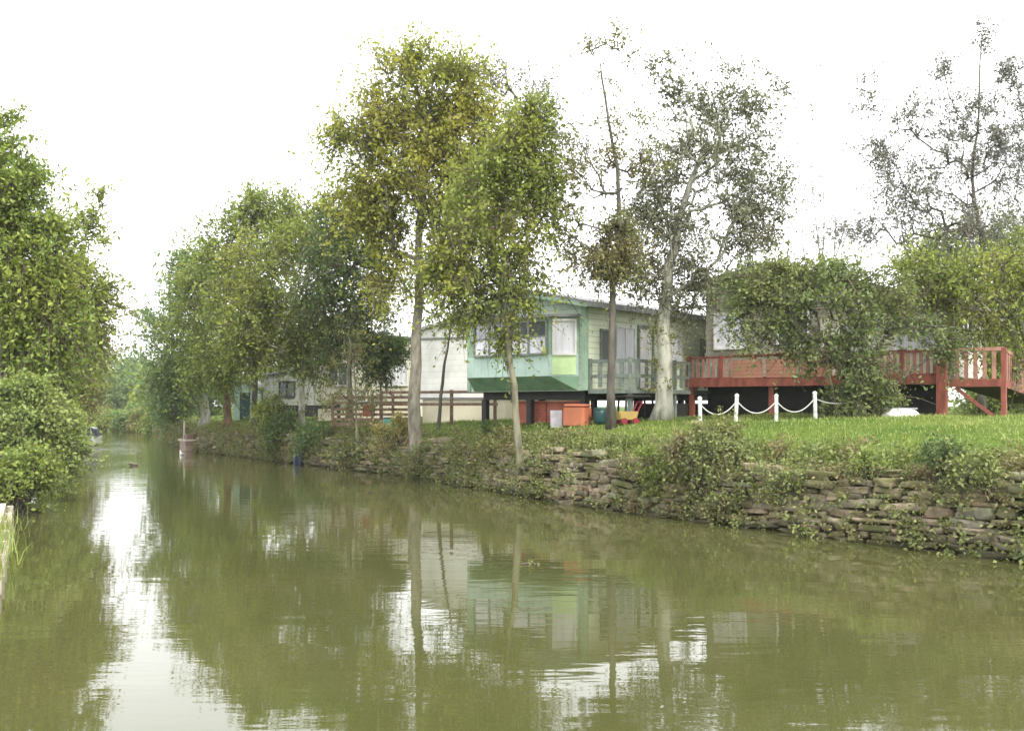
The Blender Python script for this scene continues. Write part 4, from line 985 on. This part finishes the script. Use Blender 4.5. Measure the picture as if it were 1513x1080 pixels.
# reeds and long grass on the left edge
def tuft(label, cat, pts, h, wd, k, lm_, spread=.12, name='reed_tuft', lean=.45):
    c0 = np.array(pts[0]); base = np.repeat(np.array(pts), k, 0)+rng.normal(0,1,(len(pts)*k,3))*np.array((spread,spread,.01))-c0
    V, q_ = blades(base, h, wd, lean); o = np_mesh(name, V, q_, 4, lm_, None, c0); return tag(o, label, cat)
tuft('pale drooping grass tuft overhanging the water beside the left bushes', 'reeds', [(-11.9-.25*i, 24.7+.55*i, .2) for i in range(4)], .5, .022, 60, L_MID, .16)
tuft('grass growing over the timber edging on the left bank', 'grass', [(-8.9+.2*i, 17.4-.42*i, .22) for i in range(14)], .24, .014, 26, L_GRASS, .16)

# ------------------------------------------------------------------ bushes and clumps of weed on the right bank
for a in [
 ('low green bush between the pale trunks in front of the grey caravan', 45.5, 405, 606, 26, 18, L_ALD, 24, .1, 40, .36),
 ('dark green rounded bush hanging over the navy drum', 41.2, 420, 643, 30, 32, L_DARK, 40, .09, 44, .34),
 ('blue green leafy bush right of the dark bush on the bank', 38.6, 468, 648, 34, 24, L_BLUE, 34, .085, 40, .30),
 ('olive bramble bush below the pale straggly shrub', 35.0, 530, 668, 42, 30, L_WEED, 46, .075, 36, .28),
 ('yellowing straw coloured bush at the foot of the tall grey trunk', 32.3, 590, 640, 34, 26, L_STRAW, 34, .075, 30, .26),
 ('dark olive bramble bush on the stone bank left of the leaning tree', 30.6, 640, 690, 46, 22, L_WEED, 40, .07, 34, .24),
 ('grey green bush at the foot of the slim leaning tree', 25.6, 735, 655, 26, 22, L_OLIVE, 26, .065, 30, .20),
 ('small dark tuft of weeds on lawn edge left of the leaning tree', 29.0, 728, 634, 16, 8, L_DARK, 12, .06, 24, .16),
 ('large pale green mound of weeds on the bank below the leftmost rope post', 19.6, 1045, 672, 60, 36, L_WEED, 64, .065, 40, .24),
 ('light green nettle clump trailing down the bank beside the weed mound', 20.0, 985, 690, 46, 40, L_MID, 44, .06, 36, .20),
 ('grey green seedy weed clump on lawn edge above the mound', 20.6, 1060, 632, 34, 18, L_OLIVE, 24, .055, 26, .18),
 ('bright green trailing weed hanging over the bare sandstone', 17.0, 1288, 682, 20, 18, L_BRIGHT, 20, .05, 30, .14),
 ('small dark leaved bush on the crest of the bank right of the bare stone', 16.2, 1392, 668, 26, 16, L_DARK, 22, .055, 28, .16),
 ('dull green bramble bush draped over the right end of the wall', 15.2, 1445, 700, 44, 24, L_WEED, 34, .055, 34, .17),
 ('brownish weeds hanging over the wall below the white rope posts', 17.9, 1180, 705, 50, 22, L_WEED, 32, .055, 30, .17),
 ('mossy green weed clump low on the wall near the water', 17.9, 1090, 740, 52, 32, L_WEED, 40, .055, 30, .17),
 ('green weeds growing low on the wall at the waterline near the right edge', 15.6, 1408, 796, 26, 24, L_MID, 18, .05, 26, .14),
 ('yellow green shrub standing in front of the dark deck opening', 25.8, 1320, 598, 16, 16, L_BRIGHT, 16, .06, 30, .18)]:
    bush('bank_bush', a[0], min(a[1], 99) if a[3] < 645 and a[2] > 700 else bank_d(a[2], .42), *a[2:7], n=a[7], leaf=a[8], nleaf=a[9], cr=a[10], group=BG)
tuft('straw coloured dry grass at the foot of the tall grey trunk', 'grass', [((575+8*i-CX)/F*32, 32, gz1((575+8*i-CX)/F*32, 32)-.02) for i in range(8)], .6, .02, 24, L_STRAW, .15, lean=.25, name='grass_tuft')

# ------------------------------------------------------------------ damp air
m = bpy.data.materials.new('damp_air'); m.use_nodes = True; n = m.node_tree.nodes; n.clear()
pv = n.new('ShaderNodeVolumePrincipled'); pv.inputs['Color'].default_value = (.93,.96,1,1); pv.inputs['Density'].default_value = .0003; pv.inputs['Anisotropy'].default_value = .2
ou = n.new('ShaderNodeOutputMaterial'); m.node_tree.links.new(pv.outputs[0], ou.inputs['Volume'])
tag(MB().box(-1700,1700,-1700,1700,-2.6,18).build('haze', m), kind='stuff')
S.cycles.volume_bounces = 1
